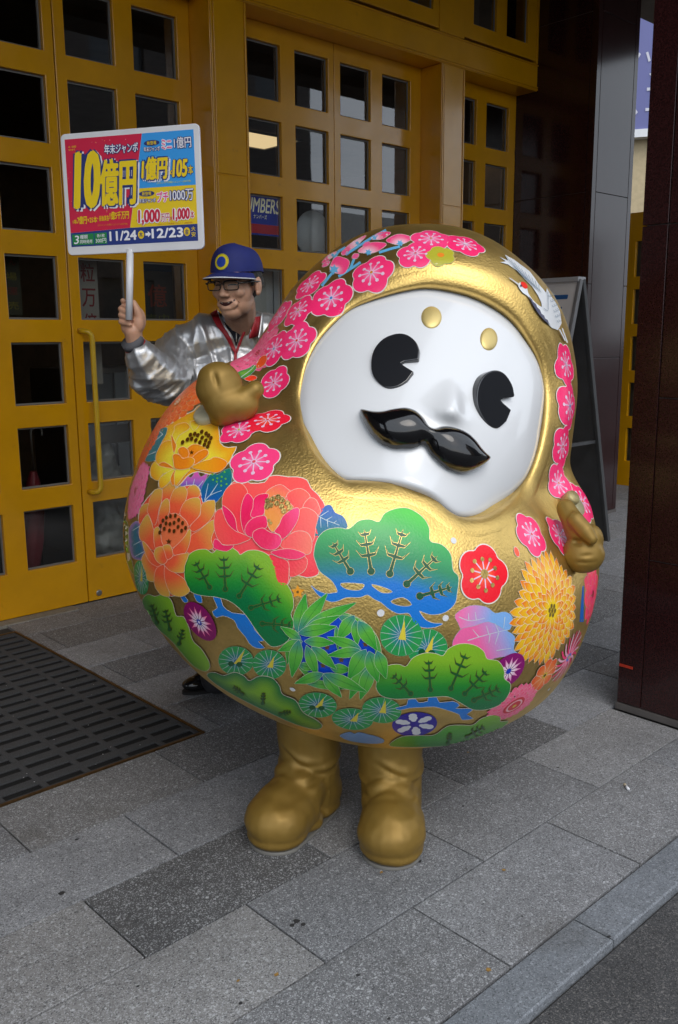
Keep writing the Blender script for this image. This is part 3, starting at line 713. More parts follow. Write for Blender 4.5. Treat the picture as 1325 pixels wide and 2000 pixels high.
# spread rows evenly in height too, so that steep rims stay smooth
ph = (np.arange(NP)/NP)*2*math.pi-math.pi
V = []
for i, z in enumerate(zz_):
    rr_ = body_r(ph, np.full(NP, z)) if 0 < i < NZ-1 else np.zeros(NP)
    V.append(np.stack([rr_*np.sin(ph), -rr_*np.cos(ph), np.full(NP, z)], -1))
V = np.array(V); Vw = AO+V.reshape(-1, 3)@BM
F = [(i*NP+j, i*NP+(j+1) % NP, (i+1)*NP+(j+1) % NP, (i+1)*NP+j) for i in range(NZ-1) for j in range(NP)]

def foil(name, metal, col=None, rough=.27, vcol=False, bump=.35, emb=1.0):
    m = bpy.data.materials.new(name); m.use_nodes = True; nt = m.node_tree; P = nt.nodes['Principled BSDF']; L = nt.links.new
    P.inputs['Metallic'].default_value = metal; P.inputs['Roughness'].default_value = rough
    geo = nt.nodes.new('ShaderNodeNewGeometry')
    if vcol:
        a = nt.nodes.new('ShaderNodeAttribute'); a.attribute_name = 'Col'; L(a.outputs['Color'], P.inputs['Base Color'])
    else:
        n0 = nt.nodes.new('ShaderNodeTexNoise'); n0.inputs['Scale'].default_value = 14; n0.inputs['Detail'].default_value = 5; L(geo.outputs['Position'], n0.inputs['Vector'])
        rp = nt.nodes.new('ShaderNodeMapRange'); rp.inputs['From Min'].default_value = .3; rp.inputs['From Max'].default_value = .7; rp.inputs['To Min'].default_value = .86; rp.inputs['To Max'].default_value = 1.1; L(n0.outputs[0], rp.inputs[0])
        sc_ = nt.nodes.new('ShaderNodeVectorMath'); sc_.operation = 'SCALE'; sc_.inputs[0].default_value = col; L(rp.outputs[0], sc_.inputs['Scale']); L(sc_.outputs[0], P.inputs['Base Color'])
    n1 = nt.nodes.new('ShaderNodeTexNoise'); n1.inputs['Scale'].default_value = 230*emb; n1.inputs['Detail'].default_value = 2.5; n1.inputs['Distortion'].default_value = .8
    n2 = nt.nodes.new('ShaderNodeTexVoronoi'); n2.inputs['Scale'].default_value = 185*emb; n2.feature = 'SMOOTH_F1'
    for n_ in (n1, n2): L(geo.outputs['Position'], n_.inputs['Vector'])
    ad = nt.nodes.new('ShaderNodeMath'); ad.operation = 'ADD'; L(n1.outputs[0], ad.inputs[0]); L(n2.outputs['Distance'], ad.inputs[1])
    b = nt.nodes.new('ShaderNodeBump'); b.inputs['Strength'].default_value = bump; b.inputs['Distance'].default_value = .0022; L(ad.outputs[0], b.inputs['Height']); L(b.outputs[0], P.inputs['Normal'])
    return m
M['gold'] = foil('gold_foil', 1., (.84, .58, .19), .42, bump=.34)
M['decal'] = foil('painted_pattern', 0., None, .30, vcol=True, bump=.17)
M['golddecal'] = foil('gold_line', 1., (.78, .55, .18), .3, bump=.25)
M['vinyl'] = mat('gold_vinyl', (.27, .165, .032), .48, .40, vary=.10, vscale=6, bump=.10, bscale=9, bdist=.01, rvary=.05)
M['satin_gold'] = mat('satin_gold', (.72, .56, .22), .42, .55, vary=.05)
M['facewhite'] = mat('gloss_white', (.77, .785, .80), .2, coat=.6, coatr=.05)
M['gloss_black'] = mat('gloss_black', (.004, .004, .005), .10, coat=.5, coatr=.03)
M['eye_black'] = mat('eye_plate', (.012, .013, .016), .18, spec=1.0)

mc = thing('mascot_costume', (1.72, 1.83, 0), 'big gold daruma costume painted with flowers, white moustached face and gold boots', 'costume')
me = bpy.data.meshes.new('body'); me.from_pydata(Vw.tolist(), [], F); me.materials.append(M['gold'])
bm = bmesh.new(); bm.from_mesh(me); bmesh.ops.remove_doubles(bm, verts=bm.verts, dist=1e-5); bmesh.ops.recalc_face_normals(bm, faces=bm.faces)
bm.to_mesh(me); BV = BVHTree.FromBMesh(bm); bm.free()
me.polygons.foreach_set('use_smooth', [True]*len(me.polygons))
body = bpy.data.objects.new('body', me); link(body, mc); body['label'] = 'egg shaped gold foil body painted with blossoms, peonies and pines'

# ---- white face panel
def px_l(px, py, inset=0.): return march(px, py, inset)
NOSE = px_l(862, 800)[[0, 2]]
FZ0, FZ1 = FO[:, 1].min(), FO[:, 1].max(); FR0, FR1 = float(Rb(0., FZ0))-.010, float(Rb(0., FZ1)); FBU = .055
def nose_h(x, z):
    dx, dz = x-NOSE[0], z-NOSE[1]
    wd = .017+.024*np.clip((.075-dz)/.10, 0, 1)
    nose = .047*np.exp(-(np.abs(dx)/wd)**1.7)*ss(.10, -.005, dz)*ss(-.045, -.012, dz)
    return nose
def hood_y(P):                                                        # depth of the closed hood above a local x, z point
    q = np.arctan2(P[:, 0], np.sqrt(np.maximum(Rb(0., P[:, 1])**2-P[:, 0]**2, .01)))
    for _ in range(10): q = .5*q+.5*np.arcsin(np.clip(P[:, 0]/np.maximum(body_r(q, P[:, 1], False), .05), -.985, .985))
    return -body_r(q, P[:, 1], False)*np.cos(q)
LIP_Y = hood_y(FO); EDGE_Y = LIP_Y+.014                                 # the dome starts a little below the lip of the hood
_th = np.arctan2(FO[:, 1]-FC[1], FO[:, 0]-FC[0]); _A = np.stack([np.ones_like(_th)]+[g_(k*_th) for k in (1, 2) for g_ in (np.cos, np.sin)], -1)
EDGE_Y = _A@np.linalg.lstsq(_A, EDGE_Y, rcond=None)[0]                   # a plain rim line for the dome, everywhere below the lip
EDGE_Y = EDGE_Y+min(.010, max(0, (LIP_Y+.004-EDGE_Y).max()))
# the dome itself: a membrane stretched over that edge and blown out
GN = 150; gx_ = np.linspace(FO[:, 0].min()-.05, FO[:, 0].max()+.05, GN); gz_ = np.linspace(FO[:, 1].min()-.05, FO[:, 1].max()+.05, GN); hx2, hz2 = (gx_[1]-gx_[0])**2, (gz_[1]-gz_[0])**2
GX, GZ = np.meshgrid(gx_, gz_, indexing='ij'); Q_ = np.stack([GX.ravel(), GZ.ravel()], -1)
ins_ = (sdist(Q_, FO) < 0).reshape(GN, GN); near_ = np.argmin(((Q_[:, None, :]-FO[None])**2).sum(-1), 1); YG = EDGE_Y[near_].reshape(GN, GN).copy()
PRESS = 4.7
for _ in range(6000):
    Z_ = ((np.roll(YG, 1, 0)+np.roll(YG, -1, 0))/hx2+(np.roll(YG, 1, 1)+np.roll(YG, -1, 1))/hz2-PRESS)/(2/hx2+2/hz2); YG = np.where(ins_, YG+1.0*(Z_-YG), YG)
def face_at(x, z):
    i = np.clip((x-gx_[0])/(gx_[1]-gx_[0]), 0, GN-1.001); j = np.clip((z-gz_[0])/(gz_[1]-gz_[0]), 0, GN-1.001); a, b = i.astype(int), j.astype(int); u, v = i-a, j-b
    return YG[a, b]*(1-u)*(1-v)+YG[a+1, b]*u*(1-v)+YG[a, b+1]*(1-u)*v+YG[a+1, b+1]*u*v
SDG = sdist(Q_, FO).reshape(GN, GN); FY = YG-nose_h(GX, GZ)+np.maximum(SDG, 0)*2.6
for _ in range(14): FY[1:-1, 1:-1] = (FY[1:-1, 1:-1]*4+FY[:-2, 1:-1]+FY[2:, 1:-1]+FY[1:-1, :-2]+FY[1:-1, 2:])/8
keep = SDG < .030; vid = -np.ones((GN, GN), int); vid[keep] = np.arange(keep.sum())
fv = AO+np.stack([GX[keep], FY[keep], GZ[keep]], -1)@BM
ff = [(vid[i, j], vid[i+1, j], vid[i+1, j+1], vid[i, j+1]) for i in range(GN-1) for j in range(GN-1) if keep[i, j] and keep[i+1, j] and keep[i+1, j+1] and keep[i, j+1]]
ff = [tuple(int(q) for q in f_) for f_ in ff]
fme = bpy.data.meshes.new('face_panel'); fme.from_pydata(fv.tolist(), [], ff); fme.materials.append(M['facewhite'])
bm = bmesh.new(); bm.from_mesh(fme); bmesh.ops.remove_doubles(bm, verts=bm.verts, dist=1e-5); bmesh.ops.recalc_face_normals(bm, faces=bm.faces)
_c0 = Vector(fv.mean(0)); _vv = Vector(CP)-_c0
if sum(f_.normal.dot(_vv) for f_ in bm.faces) < 0: bmesh.ops.reverse_faces(bm, faces=bm.faces)
bm.to_mesh(fme); FBV = BVHTree.FromBMesh(bm); bm.free()
fme.polygons.foreach_set('use_smooth', [True]*len(fme.polygons))
# rolled lip of the hood round the face
_t = np.roll(FO, -1, 0)-np.roll(FO, 1, 0); _t /= np.hypot(*_t.T)[:, None]; _n = np.stack([_t[:, 1], -_t[:, 0]], -1)
if ((FO-FC)*_n).sum() < 0: _n = -_n
lv = []; _sec = ((.050, -.003), (.042, .0002), (.034, .0012), (.026, .0012), (.018, .0002), (.011, -.0025), (.006, -.006), (.002, -.012), (0, -.022), (-.001, -.040), (-.001, -.065))
for o_, h_ in _sec:
    Q2 = FO+_n*o_; yy = hood_y(Q2)
    for _ in range(3): yy = (np.roll(yy, 1)+2*yy+np.roll(yy, -1))/4
    lv.append(AO+np.stack([Q2[:, 0], yy-h_, Q2[:, 1]], -1)@BM)
lv = np.array(lv).reshape(-1, 3); NT = len(FO); NS_ = len(_sec)
lme = bpy.data.meshes.new('hood_lip'); lme.from_pydata(lv.tolist(), [], [(i*NT+j, i*NT+(j+1) % NT, (i+1)*NT+(j+1) % NT, (i+1)*NT+j) for i in range(NS_-1) for j in range(NT)]); lme.materials.append(M['gold'])
lme.polygons.foreach_set('use_smooth', [True]*len(lme.polygons))
lip = bpy.data.objects.new('hood_lip', lme); link(lip, mc); lip['label'] = 'rolled gold lip round the white face'
face = bpy.data.objects.new('face_panel', fme); link(face, mc); face['label'] = 'glossy white domed face'
def hit(bv, px, py):
    d = ray(px, py); dn = d/np.linalg.norm(d)
    h = bv.ray_cast(Vector(CP), Vector(dn), 9)
    if h[0] is None:
        mid = CP+dn*2.6; q = bv.find_nearest(Vector(mid)); return np.array(q[0]), np.array(q[1])
    return np.array(h[0]), np.array(h[1])
def plate(name, pts_px, mt, parent, up, deep, bevel=.004, tilt=0.):
    H = [hit(FBV, *p) for p in pts_px]; c_ = np.mean([h[0] for h in H], 0); n_ = np.mean([h[1] for h in H], 0); n_ = n_/np.linalg.norm(n_)+CU*tilt; n_ /= np.linalg.norm(n_)
    P = []
    for p in pts_px:                                                 # flat plate through the mean plane
        d = ray(*p); t = ((c_-CP)@n_)/(d@n_); P.append(CP+d*t)
    top = max((h[0]-c_)@n_ for h in H)
    mb = MB(); n = len(P); mb.add([q+n_*(up+top*.5) for q in P]+[q-n_*deep for q in P], [list(range(n)), list(range(2*n-1, n-1, -1))]+[(i, i+n, (i+1) % n+n, (i+1) % n) for i in range(n)])
    return mb.build(name, mt, parent, bevel=bevel, segs=3)
eyeA = [(395, 440), (410, 390), (450, 345), (510, 322), (560, 328), (600, 360), (617, 400)], [(612, 442), (548, 451), (534, 458), (541, 468), (590, 498)], [(560, 540), (520, 565), (470, 573), (425, 545), (398, 500)]
eyeB = [(862, 600), (872, 550), (900, 505), (945, 485), (990, 500), (1025, 550), (1037, 600)], [(1035, 608), (985, 615), (975, 623), (983, 634), (1022, 668)], [(1000, 720), (960, 752), (920, 740), (885, 700), (865, 650)]
for e in (eyeA, eyeB):
    arc = catmull(e[2]+e[0], 4, closed=False).tolist()
    plate('eye', cr3(arc+e[1]), M['eye_black'], face, .008, .045, .003, tilt=-.07 if e is eyeA else -.16)
def bump_disc(name, cx, cy, rx, ry, h, mt, parent, rot=0.):
    mb = MB(); n = 36; P = []; f = []
    for k, rho in enumerate((0.0001, .3, .55, .75, .9, 1.0, 1.02)):
        for j in range(n):
            a = 2*math.pi*j/n; ex, ey = rx*rho*math.cos(a), ry*rho*math.sin(a)
            p, nn = hit(FBV, cx+ex*math.cos(rot)-ey*math.sin(rot), cy+ex*math.sin(rot)+ey*math.cos(rot)); P.append(p+nn*(h*math.sqrt(max(0, 1-min(rho, 1)**2))+.0005-(.006 if rho > 1 else 0)))
    f = [(i*n+j, i*n+(j+1) % n, (i+1)*n+(j+1) % n, (i+1)*n+j) for i in range(6) for j in range(n)]
    return mb.add(P, f, 0, True).build(name, mt, parent)
bump_disc('eyebrow_dot', 843, 620, 20, 21.5, .006, M['satin_gold'], face); bump_disc('eyebrow_dot', 955, 662.5, 17, 22, .006, M['satin_gold'], face)
MOU = catmull(cr3([(335, 657), (385, 675), (440, 682), (500, 668), (560, 664), (610, 683), (645, 725), (663, 757), (700, 743), (760, 745), (810, 765), (850, 800), (880, 840), (905, 862), (940, 866), (925, 900), (880, 940), (820, 968), (760, 962), (700, 930), (655, 880), (630, 838), (600, 852), (540, 862), (480, 855), (420, 825), (375, 775), (345, 715)]), 4)

def cdt(poly, step, inner_margin=.45):
    poly = np.asarray(poly, float); lo, hi = poly.min(0), poly.max(0)
    pts_ = [Vector(p) for p in poly]; n = len(pts_)
    gx = np.arange(lo[0]+step/2, hi[0], step); gy = np.arange(lo[1]+step*.43, hi[1], step*.87); G = np.array([(x+(step/2 if k % 2 else 0), y) for k, y in enumerate(gy) for x in gx])
    if len(G):
        G = G[sdist(G, poly) < -step*inner_margin]; pts_ += [Vector(p) for p in G]
    r = delaunay_2d_cdt(pts_, [], [list(range(n))], 1, 1e-5)
    return np.array([tuple(p) for p in r[0]]), [list(f) for f in r[2]]
v2, f2 = cdt(MOU, 5.0); sd = -sdist(v2, MOU); dmx = 40.
P = []
for (x, y), d in zip(v2, sd):
    p, nn = hit(FBV, x, y); t = min(1, max(0, d)/dmx); P.append(p+nn*(.062*math.sqrt(1-(1-t)**2)-.004))
mo = MB().add(P, f2, 0, True).build('moustache', M['gloss_black'], mc); mo['label'] = 'raised glossy black moustache'
_s = mo.modifiers.new('s', 'SMOOTH'); _s.iterations = 6; _s.factor = .5
_s = mo.modifiers.new('sub', 'SUBSURF'); _s.levels = 1; _s.render_levels = 1

_vs = [v.co.copy() for v in body.data.vertices]; _fs = [tuple(p_.vertices) for p_ in body.data.polygons]; _nb = len(_vs)
_vs += [v.co.copy() for v in lip.data.vertices]; _fs += [tuple(_nb+i for i in p_.vertices) for p_ in lip.data.polygons]
_bv = BVHTree.FromPolygons(_vs, _fs)
class _Skin:                                                          # body plus lip, normals always outward
    def ray_cast(s, a, b, d):
        h = _bv.ray_cast(a, b, d)
        return (h[0], h[1] if h[1].dot(b) < 0 else -h[1]) if h[0] is not None else (None, None)
    def find_nearest(s, a): return BV0.find_nearest(a)
BV0 = BV; BV = _Skin()
# ---- painted pattern: every motif a thin skin on the body
STEP = .00016
class Motif:
    """collects flat shapes (2-D, in photo pixels or in a tangent frame) and lays them on the body"""
    def __init__(s, base=0, tangent=None, step=7., h=STEP):
        s.h = h
        s.v = []; s.f = []; s.c = []; s.m = []; s.lev = base; s.t = None; s.step = step
        if tangent:                                                   # (px, py, rot): frame on the surface, unit = 1 photo pixel seen square on
            p, n = hit(BV, tangent[0], tangent[1]); d = ((p-CP)@CF)/FPX
            u = CR-n*(CR@n); u /= np.linalg.norm(u); v = np.cross(u, n); v = v if v@CU < 0 else -v
            a = tangent[2] if len(tangent) > 2 else 0
            s.t = (p, u*math.cos(a)+v*math.sin(a), -u*math.sin(a)+v*math.cos(a), n, d)
    def place(s, x, y):
        if s.t:
            p, u, v, n, d = s.t; q = p+(u*x+v*y)*d
            h = BV.ray_cast(Vector(q+n*.25), Vector(-n), .6)
            if h[0] is None:
                k = BV.find_nearest(Vector(q)); return np.array(k[0]), np.array(k[1])
            return np.array(h[0]), np.array(h[1])
        return hit(BV, x, y)
    def shape(s, poly, col, gold=False, step=None, up=True):
        """col: colour or function(x, y, inner distance)"""
        if up: s.lev += 1
        poly = densify(np.asarray(poly, float), min(step or s.step, s.step, 7.)*1.15); step = min(step or s.step, s.step if s.step < 50 else 7)
        try: v2, f2 = cdt(poly, step or s.step)
        except Exception: return s
        if not f2: return s
        b = len(s.v); fn = callable(col); sd = -sdist(v2, poly) if fn else None
        for i, (x, y) in enumerate(v2):
            p, n = s.place(x, y); s.v.append(tuple(p+n*(s.h*s.lev+.0004)))
            s.c.append((*(col(x, y, sd[i]) if fn else col), 1))
        for q in f2: s.f.append([b+i for i in q]); s.m.append(1 if gold else 0)
        return s
    def outlined(s, poly, col, w=1.5, oc=(.80, .74, .62), gold=False, step=None):
        s.shape(grow(poly, w), oc, gold=gold and False, step=step); return s.shape(poly, col, step=step)
    def line(s, pts, w, col, gold=False, taper=0., up=True):
        pts = catmull(pts, 5, closed=False) if len(pts) > 2 else np.array(pts, float)
        if len(pts) == 2:
            n = max(2, int(np.hypot(*(pts[1]-pts[0]))/5)); pts = pts[0]+(pts[1]-pts[0])*np.linspace(0, 1, n+1)[:, None]
        t = np.gradient(pts, axis=0); t /= np.hypot(*t.T)[:, None]+1e-9; nn = np.stack([-t[:, 1], t[:, 0]], -1)
        ww = w/2*(1-taper*np.linspace(0, 1, len(pts)))[:, None]
        if up: s.lev += 1
        b = len(s.v)
        for q in np.concatenate([pts+nn*ww, pts-nn*ww]):
            p, n = s.place(*q); s.v.append(tuple(p+n*(s.h*s.lev+.0004))); s.c.append((*col, 1))
        k = len(pts)
        for i in range(k-1): s.f.append([b+i, b+i+1, b+k+i+1, b+k+i]); s.m.append(1 if gold else 0)
        return s
    def build(s, name, label=None):
        me = bpy.data.meshes.new(name); me.from_pydata(s.v, [], s.f); me.materials.append(M['decal']); me.materials.append(M['golddecal'])
        a = me.color_attributes.new('Col', 'FLOAT_COLOR', 'POINT'); a.data.foreach_set('color', np.array(s.c, np.float32).ravel())
        me.polygons.foreach_set('material_index', s.m); me.polygons.foreach_set('use_smooth', [True]*len(s.f)); me.update()
        o = bpy.data.objects.new(name, me); link(o, body)
        return o
def densify(P, m):
    out = []
    for a, b in zip(P, np.roll(P, -1, 0)):
        n = max(1, int(math.ceil(np.hypot(*(b-a))/m))); out += [a+(b-a)*i/n for i in range(n)]
    return np.array(out)
def grow(poly, w):
    poly = np.asarray(poly, float); t = np.roll(poly, -1, 0)-np.roll(poly, 1, 0); t /= np.hypot(*t.T)[:, None]+1e-9
    n = np.stack([t[:, 1], -t[:, 0]], -1); a = .5*np.sum(poly[:, 0]*np.roll(poly[:, 1], -1)-np.roll(poly[:, 0], -1)*poly[:, 1])
    return poly+n*w*(1 if a > 0 else -1)
def circ(x, y, r, n=14, ry=None, rot=0.):
    a = np.linspace(0, 2*math.pi, n, endpoint=False); ex, ey = r*np.cos(a), (ry or r)*np.sin(a)
    return np.stack([x+ex*math.cos(rot)-ey*math.sin(rot), y+ex*math.sin(rot)+ey*math.cos(rot)], -1)
C_WHITE = (.80, .76, .70); C_PINK = lin('#ff2f72'); C_LPINK = lin('#ff6aa8'); C_RED = lin('#f3182c'); C_LIL = lin('#e9c6de'); C_ORG = lin('#f59a3c')
def petals5(R, n=5, rot=0., k=.60, m=12):
    """outline of a five-lobed blossom"""
    out = []
    for i in range(n):
        a0 = rot+2*math.pi*i/n; cx, cy = R*(1-k*.86)*math.cos(a0)*1.12, R*(1-k*.86)*math.sin(a0)*1.12; 
        for j in range(m):
            b = a0-1.18+2.36*j/(m-1); out.append((cx+R*k*.86*math.cos(b), cy+R*k*.86*math.sin(b)))
    return np.array(out)
def plum(px, py, R, rot=0., red=False, mid='#f0a030', base=4, gold=False, nst=9, squash=1.0, c=None, tan=None):
    col = c or (C_RED if red else C_PINK); glow = lin('#ff7fb0') if not red else lin('#ff4a6a')
    mo_ = Motif(base*.4, (px, py, 0.) if tan is None else tan, step=R*.15, h=.0004)
    S = lambda P: np.asarray(P, float)*np.array([1, squash])
    mo_.shape(S(petals5(R*1.045, rot=rot)), C_WHITE)
    gr_ = lambda x, y, d: mixc(glow if not red else lin('#ff6a3a'), mixc(col, C_LPINK, .25*math.sin(rot*3+1)+.15 if not red else 0), sstep(R*.12, R*.52, math.hypot(x, y/squash)))
    mo_.shape(S(petals5(R, rot=rot)), gr_)
    mo_.lev += 1
    for i in range(nst):
        a = rot+.3+2*math.pi*i/nst; l = R*(.52 if i % 2 else .58)
        mo_.line(S([(math.cos(a)*R*.1, math.sin(a)*R*.1), (math.cos(a)*l, math.sin(a)*l)]), R*.05, C_LIL, up=False)
    mo_.lev += 1
    for i in range(nst):
        a = rot+.3+2*math.pi*i/nst; l = R*(.52 if i % 2 else .58)
        mo_.shape(S(circ(math.cos(a)*l, math.sin(a)*l, R*.085, 10)), C_LIL, gold=gold, up=False, step=99)
    mo_.shape(S(circ(0, 0, R*(.17 if gold else .12), 10)), C_LIL, gold=gold, step=99)
    if not gold: mo_.shape(S(circ(0, 0, R*.075, 10)), lin(mid), step=99)
    return mo_.build('plum_blossom')

# ------------------------------------------------------------------ motif data (traced on the painted surface)
def K(ox, oy, s): return lambda L_: np.array([(ox+s*x, oy+s*y) for x, y in L_], float)
def sm(P, n=3): return catmull(P, n)
def petal_grad(center, poly, a, b):
    d = np.hypot(*(poly-center).T); lo, hi = d.min(), d.max()
    return lambda x, y, sd: mixc(a, b, ((math.hypot(x-center[0], y-center[1])-lo)/(hi-lo+1e-6)-.35)/.6)
def stops(L_):
    def f(x, y, d):
        for (a, ca), (b, cb) in zip(L_[:-1], L_[1:]):
            if y <= b: return mixc(ca, cb, (y-a)/(b-a))
        return L_[-1][1]
    return f
OUT = (.80, .70, .55)
# coral peony
k1 = K(400, 920, .2264); cen = k1([(480, 560)])[0]
mo_ = Motif(0); co, cr_, pk, dk = lin('#ff5a58'), lin('#ff3c4c'), lin('#ff2f6e'), lin('#f41c5c')
mo_.outlined(sm(k1([(250, 95), (330, 80), (400, 110), (520, 100), (560, 50), (640, 42), (720, 55), (800, 55), (880, 80), (915, 150), (970, 200), (1000, 240), (1035, 300), (1000, 370), (985, 400), (965, 500), (985, 570), (950, 640), (950, 760), (985, 860), (960, 900), (880, 915), (800, 895), (740, 915), (720, 972), (640, 965), (560, 900), (400, 800), (250, 760), (100, 700), (65, 640), (90, 560), (80, 420), (100, 360), (155, 320), (160, 230), (190, 170)]), 2), lambda x, y, d: mixc(co, cr_, (y-940)/190))
for P, ca, cb in (
    ([(530, 190), (590, 140), (660, 120), (720, 160), (750, 190), (700, 220), (660, 300), (600, 260), (555, 240)], lin('#f98a55'), lin('#ff6a62')),
    ([(710, 210), (780, 160), (850, 160), (910, 220), (870, 280), (830, 330), (760, 340), (740, 300)], co, lin('#ff6f60')),
    ([(850, 310), (900, 240), (960, 250), (1000, 350), (965, 380), (900, 330)], co, lin('#ff7066')),
    ([(820, 335), (900, 325), (975, 385), (960, 480), (935, 605), (850, 560), (740, 560), (790, 450)], co, lin('#ff6a5e')),
    ([(675, 600), (780, 525), (880, 530), (925, 600), (920, 690), (880, 720), (800, 690), (700, 675), (655, 640)], co, lin('#ff7a64')),
    ([(720, 770), (870, 740), (880, 830), (820, 890), (740, 910), (735, 830)], cr_, co),
    ([(560, 720), (640, 745), (720, 780), (730, 860), (715, 972), (640, 960), (600, 820)], lin('#ff3048'), lin('#ff4a50')),
    ([(160, 300), (170, 200), (230, 125), (310, 110), (365, 160), (370, 220), (330, 290), (320, 400), (330, 480), (360, 555), (300, 530), (240, 420), (200, 330)], cr_, lin('#ff5c50')),
    ([(90, 420), (110, 350), (160, 335), (190, 420), (250, 490), (300, 530), (400, 575), (350, 610), (260, 635), (160, 630), (120, 580), (95, 510)], lin('#ff3a46'), lin('#ff5a52')),
    ([(95, 590), (130, 600), (170, 640), (260, 640), (200, 690), (100, 670), (85, 640)], dk, pk),
    ([(160, 305), (220, 340), (270, 410), (285, 500), (297, 528), (240, 490), (190, 420)], dk, pk),
    ([(540, 260), (640, 215), (740, 285), (765, 330), (690, 400), (640, 470), (600, 525), (560, 490), (530, 400), (520, 330)], lin('#f59a45'), lin('#f3884e')),
    ([(375, 200), (420, 240), (430, 290), (405, 380), (420, 410), (370, 460), (355, 540), (330, 470), (320, 380), (335, 270)], dk, pk),
    ([(545, 205), (555, 225), (525, 290), (520, 370), (480, 395), (440, 410), (405, 385), (425, 320), (435, 245), (480, 210)], pk, dk),
    ([(520, 390), (545, 430), (540, 490), (470, 505), (430, 530), (425, 570), (380, 560), (358, 520), (375, 460), (430, 410)], dk, pk),
    ([(790, 325), (820, 340), (810, 420), (760, 510), (680, 590), (655, 550), (610, 525), (650, 470), (680, 400), (740, 350)], dk, lin('#ff4a86')),
    ([(580, 700), (650, 680), (730, 672), (800, 685), (875, 720), (820, 755), (740, 760), (640, 735)], dk, pk),
    ([(440, 520), (510, 495), (570, 530), (640, 550), (672, 600), (640, 660), (580, 680), (500, 660), (440, 600), (425, 560)], dk, lin('#ff3a7c'))):
    p_ = sm(k1(P)); mo_.outlined(p_, petal_grad(cen, p_, ca, cb), .7, OUT)
mo_.lev += 1
for x, y in ((640, 232), (595, 250), (550, 265), (675, 258), (630, 285), (580, 300), (720, 285), (670, 310), (740, 325), (690, 350), (545, 312), (565, 430), (580, 452)):
    c_ = k1([(x, y)])[0]; mo_.shape(circ(*c_, 5.2 if y < 400 else 3, 10), lin('#e6d27a'), gold=True, up=False, step=99)
mo_.build('peony')
# orange peony
k3 = K(230, 930, .1585); cen = k3([(640, 1000)])[0]; mo_ = Motif(0)
oc_, oy_ = lin('#f8603c'), lin('#e2b048')
mo_.outlined(sm(k3([(300, 370), (470, 170), (560, 165), (660, 85), (720, 150), (820, 130), (960, 115), (1020, 190), (1050, 330), (1190, 300), (1205, 640), (1180, 890), (900, 960), (835, 1180), (910, 1410), (700, 1470), (560, 1460), (480, 1280), (390, 1270), (320, 1010), (285, 700), (265, 500)]), 2), oc_)
for P in (
    [(300, 370), (390, 340), (380, 430), (375, 480), (330, 540), (290, 590), (265, 560), (275, 450)],
    [(560, 160), (660, 85), (720, 150), (690, 190), (660, 290), (600, 290), (555, 380)], [(870, 155), (960, 115), (1020, 190), (1000, 260), (900, 300), (835, 330)],
    [(410, 270), (470, 170), (550, 165), (555, 240), (545, 330), (520, 400), (490, 560), (450, 600), (400, 480), (375, 430), (395, 330)],
    [(720, 160), (820, 130), (865, 190), (850, 290), (800, 400), (760, 470), (660, 460), (650, 330), (680, 220)],
    [(1110, 590), (1200, 540), (1205, 640), (1160, 780), (1180, 890), (1000, 930), (870, 940), (880, 850), (920, 730), (1000, 680)],
    [(1050, 350), (1190, 300), (1210, 370), (1190, 480), (1100, 590), (960, 680), (900, 640), (960, 550), (1030, 480)],
    [(850, 310), (1000, 270), (1035, 350), (1020, 480), (950, 560), (880, 620), (820, 520), (780, 450)],
    [(570, 320), (620, 280), (650, 320), (655, 400), (645, 460), (590, 560), (550, 640), (530, 620), (525, 480), (545, 380)],
    [(560, 640), (600, 540), (700, 460), (800, 500), (880, 600), (850, 740), (700, 880), (590, 870), (555, 760)],
    [(380, 480), (420, 530), (455, 640), (470, 700), (490, 890), (430, 900), (340, 820), (290, 760), (285, 650), (310, 580)],
    [(500, 630), (535, 650), (560, 800), (580, 870), (490, 890), (465, 760), (470, 670)],
    [(900, 655), (920, 700), (900, 840), (850, 950), (780, 985), (710, 960), (700, 900), (780, 820), (850, 740)],
    [(320, 1010), (370, 940), (430, 1050), (560, 1095), (500, 1150), (475, 1250), (460, 1290), (390, 1270), (370, 1180), (330, 1080)],
    [(330, 810), (370, 830), (440, 920), (500, 1010), (560, 1090), (520, 1110), (430, 1060), (370, 960)],
    [(500, 1140), (560, 1095), (600, 1100), (610, 1250), (650, 1390), (660, 1470), (560, 1450), (490, 1360), (475, 1250)],
    [(610, 1110), (690, 1160), (840, 1260), (880, 1340), (910, 1410), (820, 1470), (700, 1450), (640, 1360), (605, 1230)],
    [(610, 1040), (700, 985), (860, 950), (900, 960), (850, 1100), (835, 1180), (700, 1170), (620, 1110)],
    [(500, 890), (580, 870), (640, 940), (640, 1030), (590, 1080), (520, 1050), (480, 970)],
    [(590, 860), (660, 845), (690, 880), (710, 960), (690, 1000), (640, 1020), (610, 930)]):
    p_ = sm(k3(P)); mid_ = P[0] == (560, 640)
    mo_.outlined(p_, lin('#f77a4a') if mid_ else petal_grad(cen, p_, oc_, oy_), .6, OUT, step=6)
mo_.lev += 1; BR = lin('#5a3408')
for x, y in ((630, 513), (680, 497), (738, 490), (588, 550), (626, 585), (674, 592), (724, 577), (780, 543), (828, 580), (558, 615), (604, 650), (772, 626), (864, 640), (668, 672), (724, 678), (816, 674), (550, 695)):
    mo_.shape(circ(*k3([(x, y)])[0], 2.9, 9, 4.3, .2), BR, up=False, step=99)
def star(x, y, R, r, n=5, rot=-1.57):
    return np.array([(x+(R if i % 2 == 0 else r)*math.cos(rot+math.pi*i/n), y+(R if i % 2 == 0 else r)*math.sin(rot+math.pi*i/n)) for i in range(2*n)])
mo_.shape(star(*k3([(660, 805)])[0], 6, 2.6), BR, step=99); mo_.build('peony')
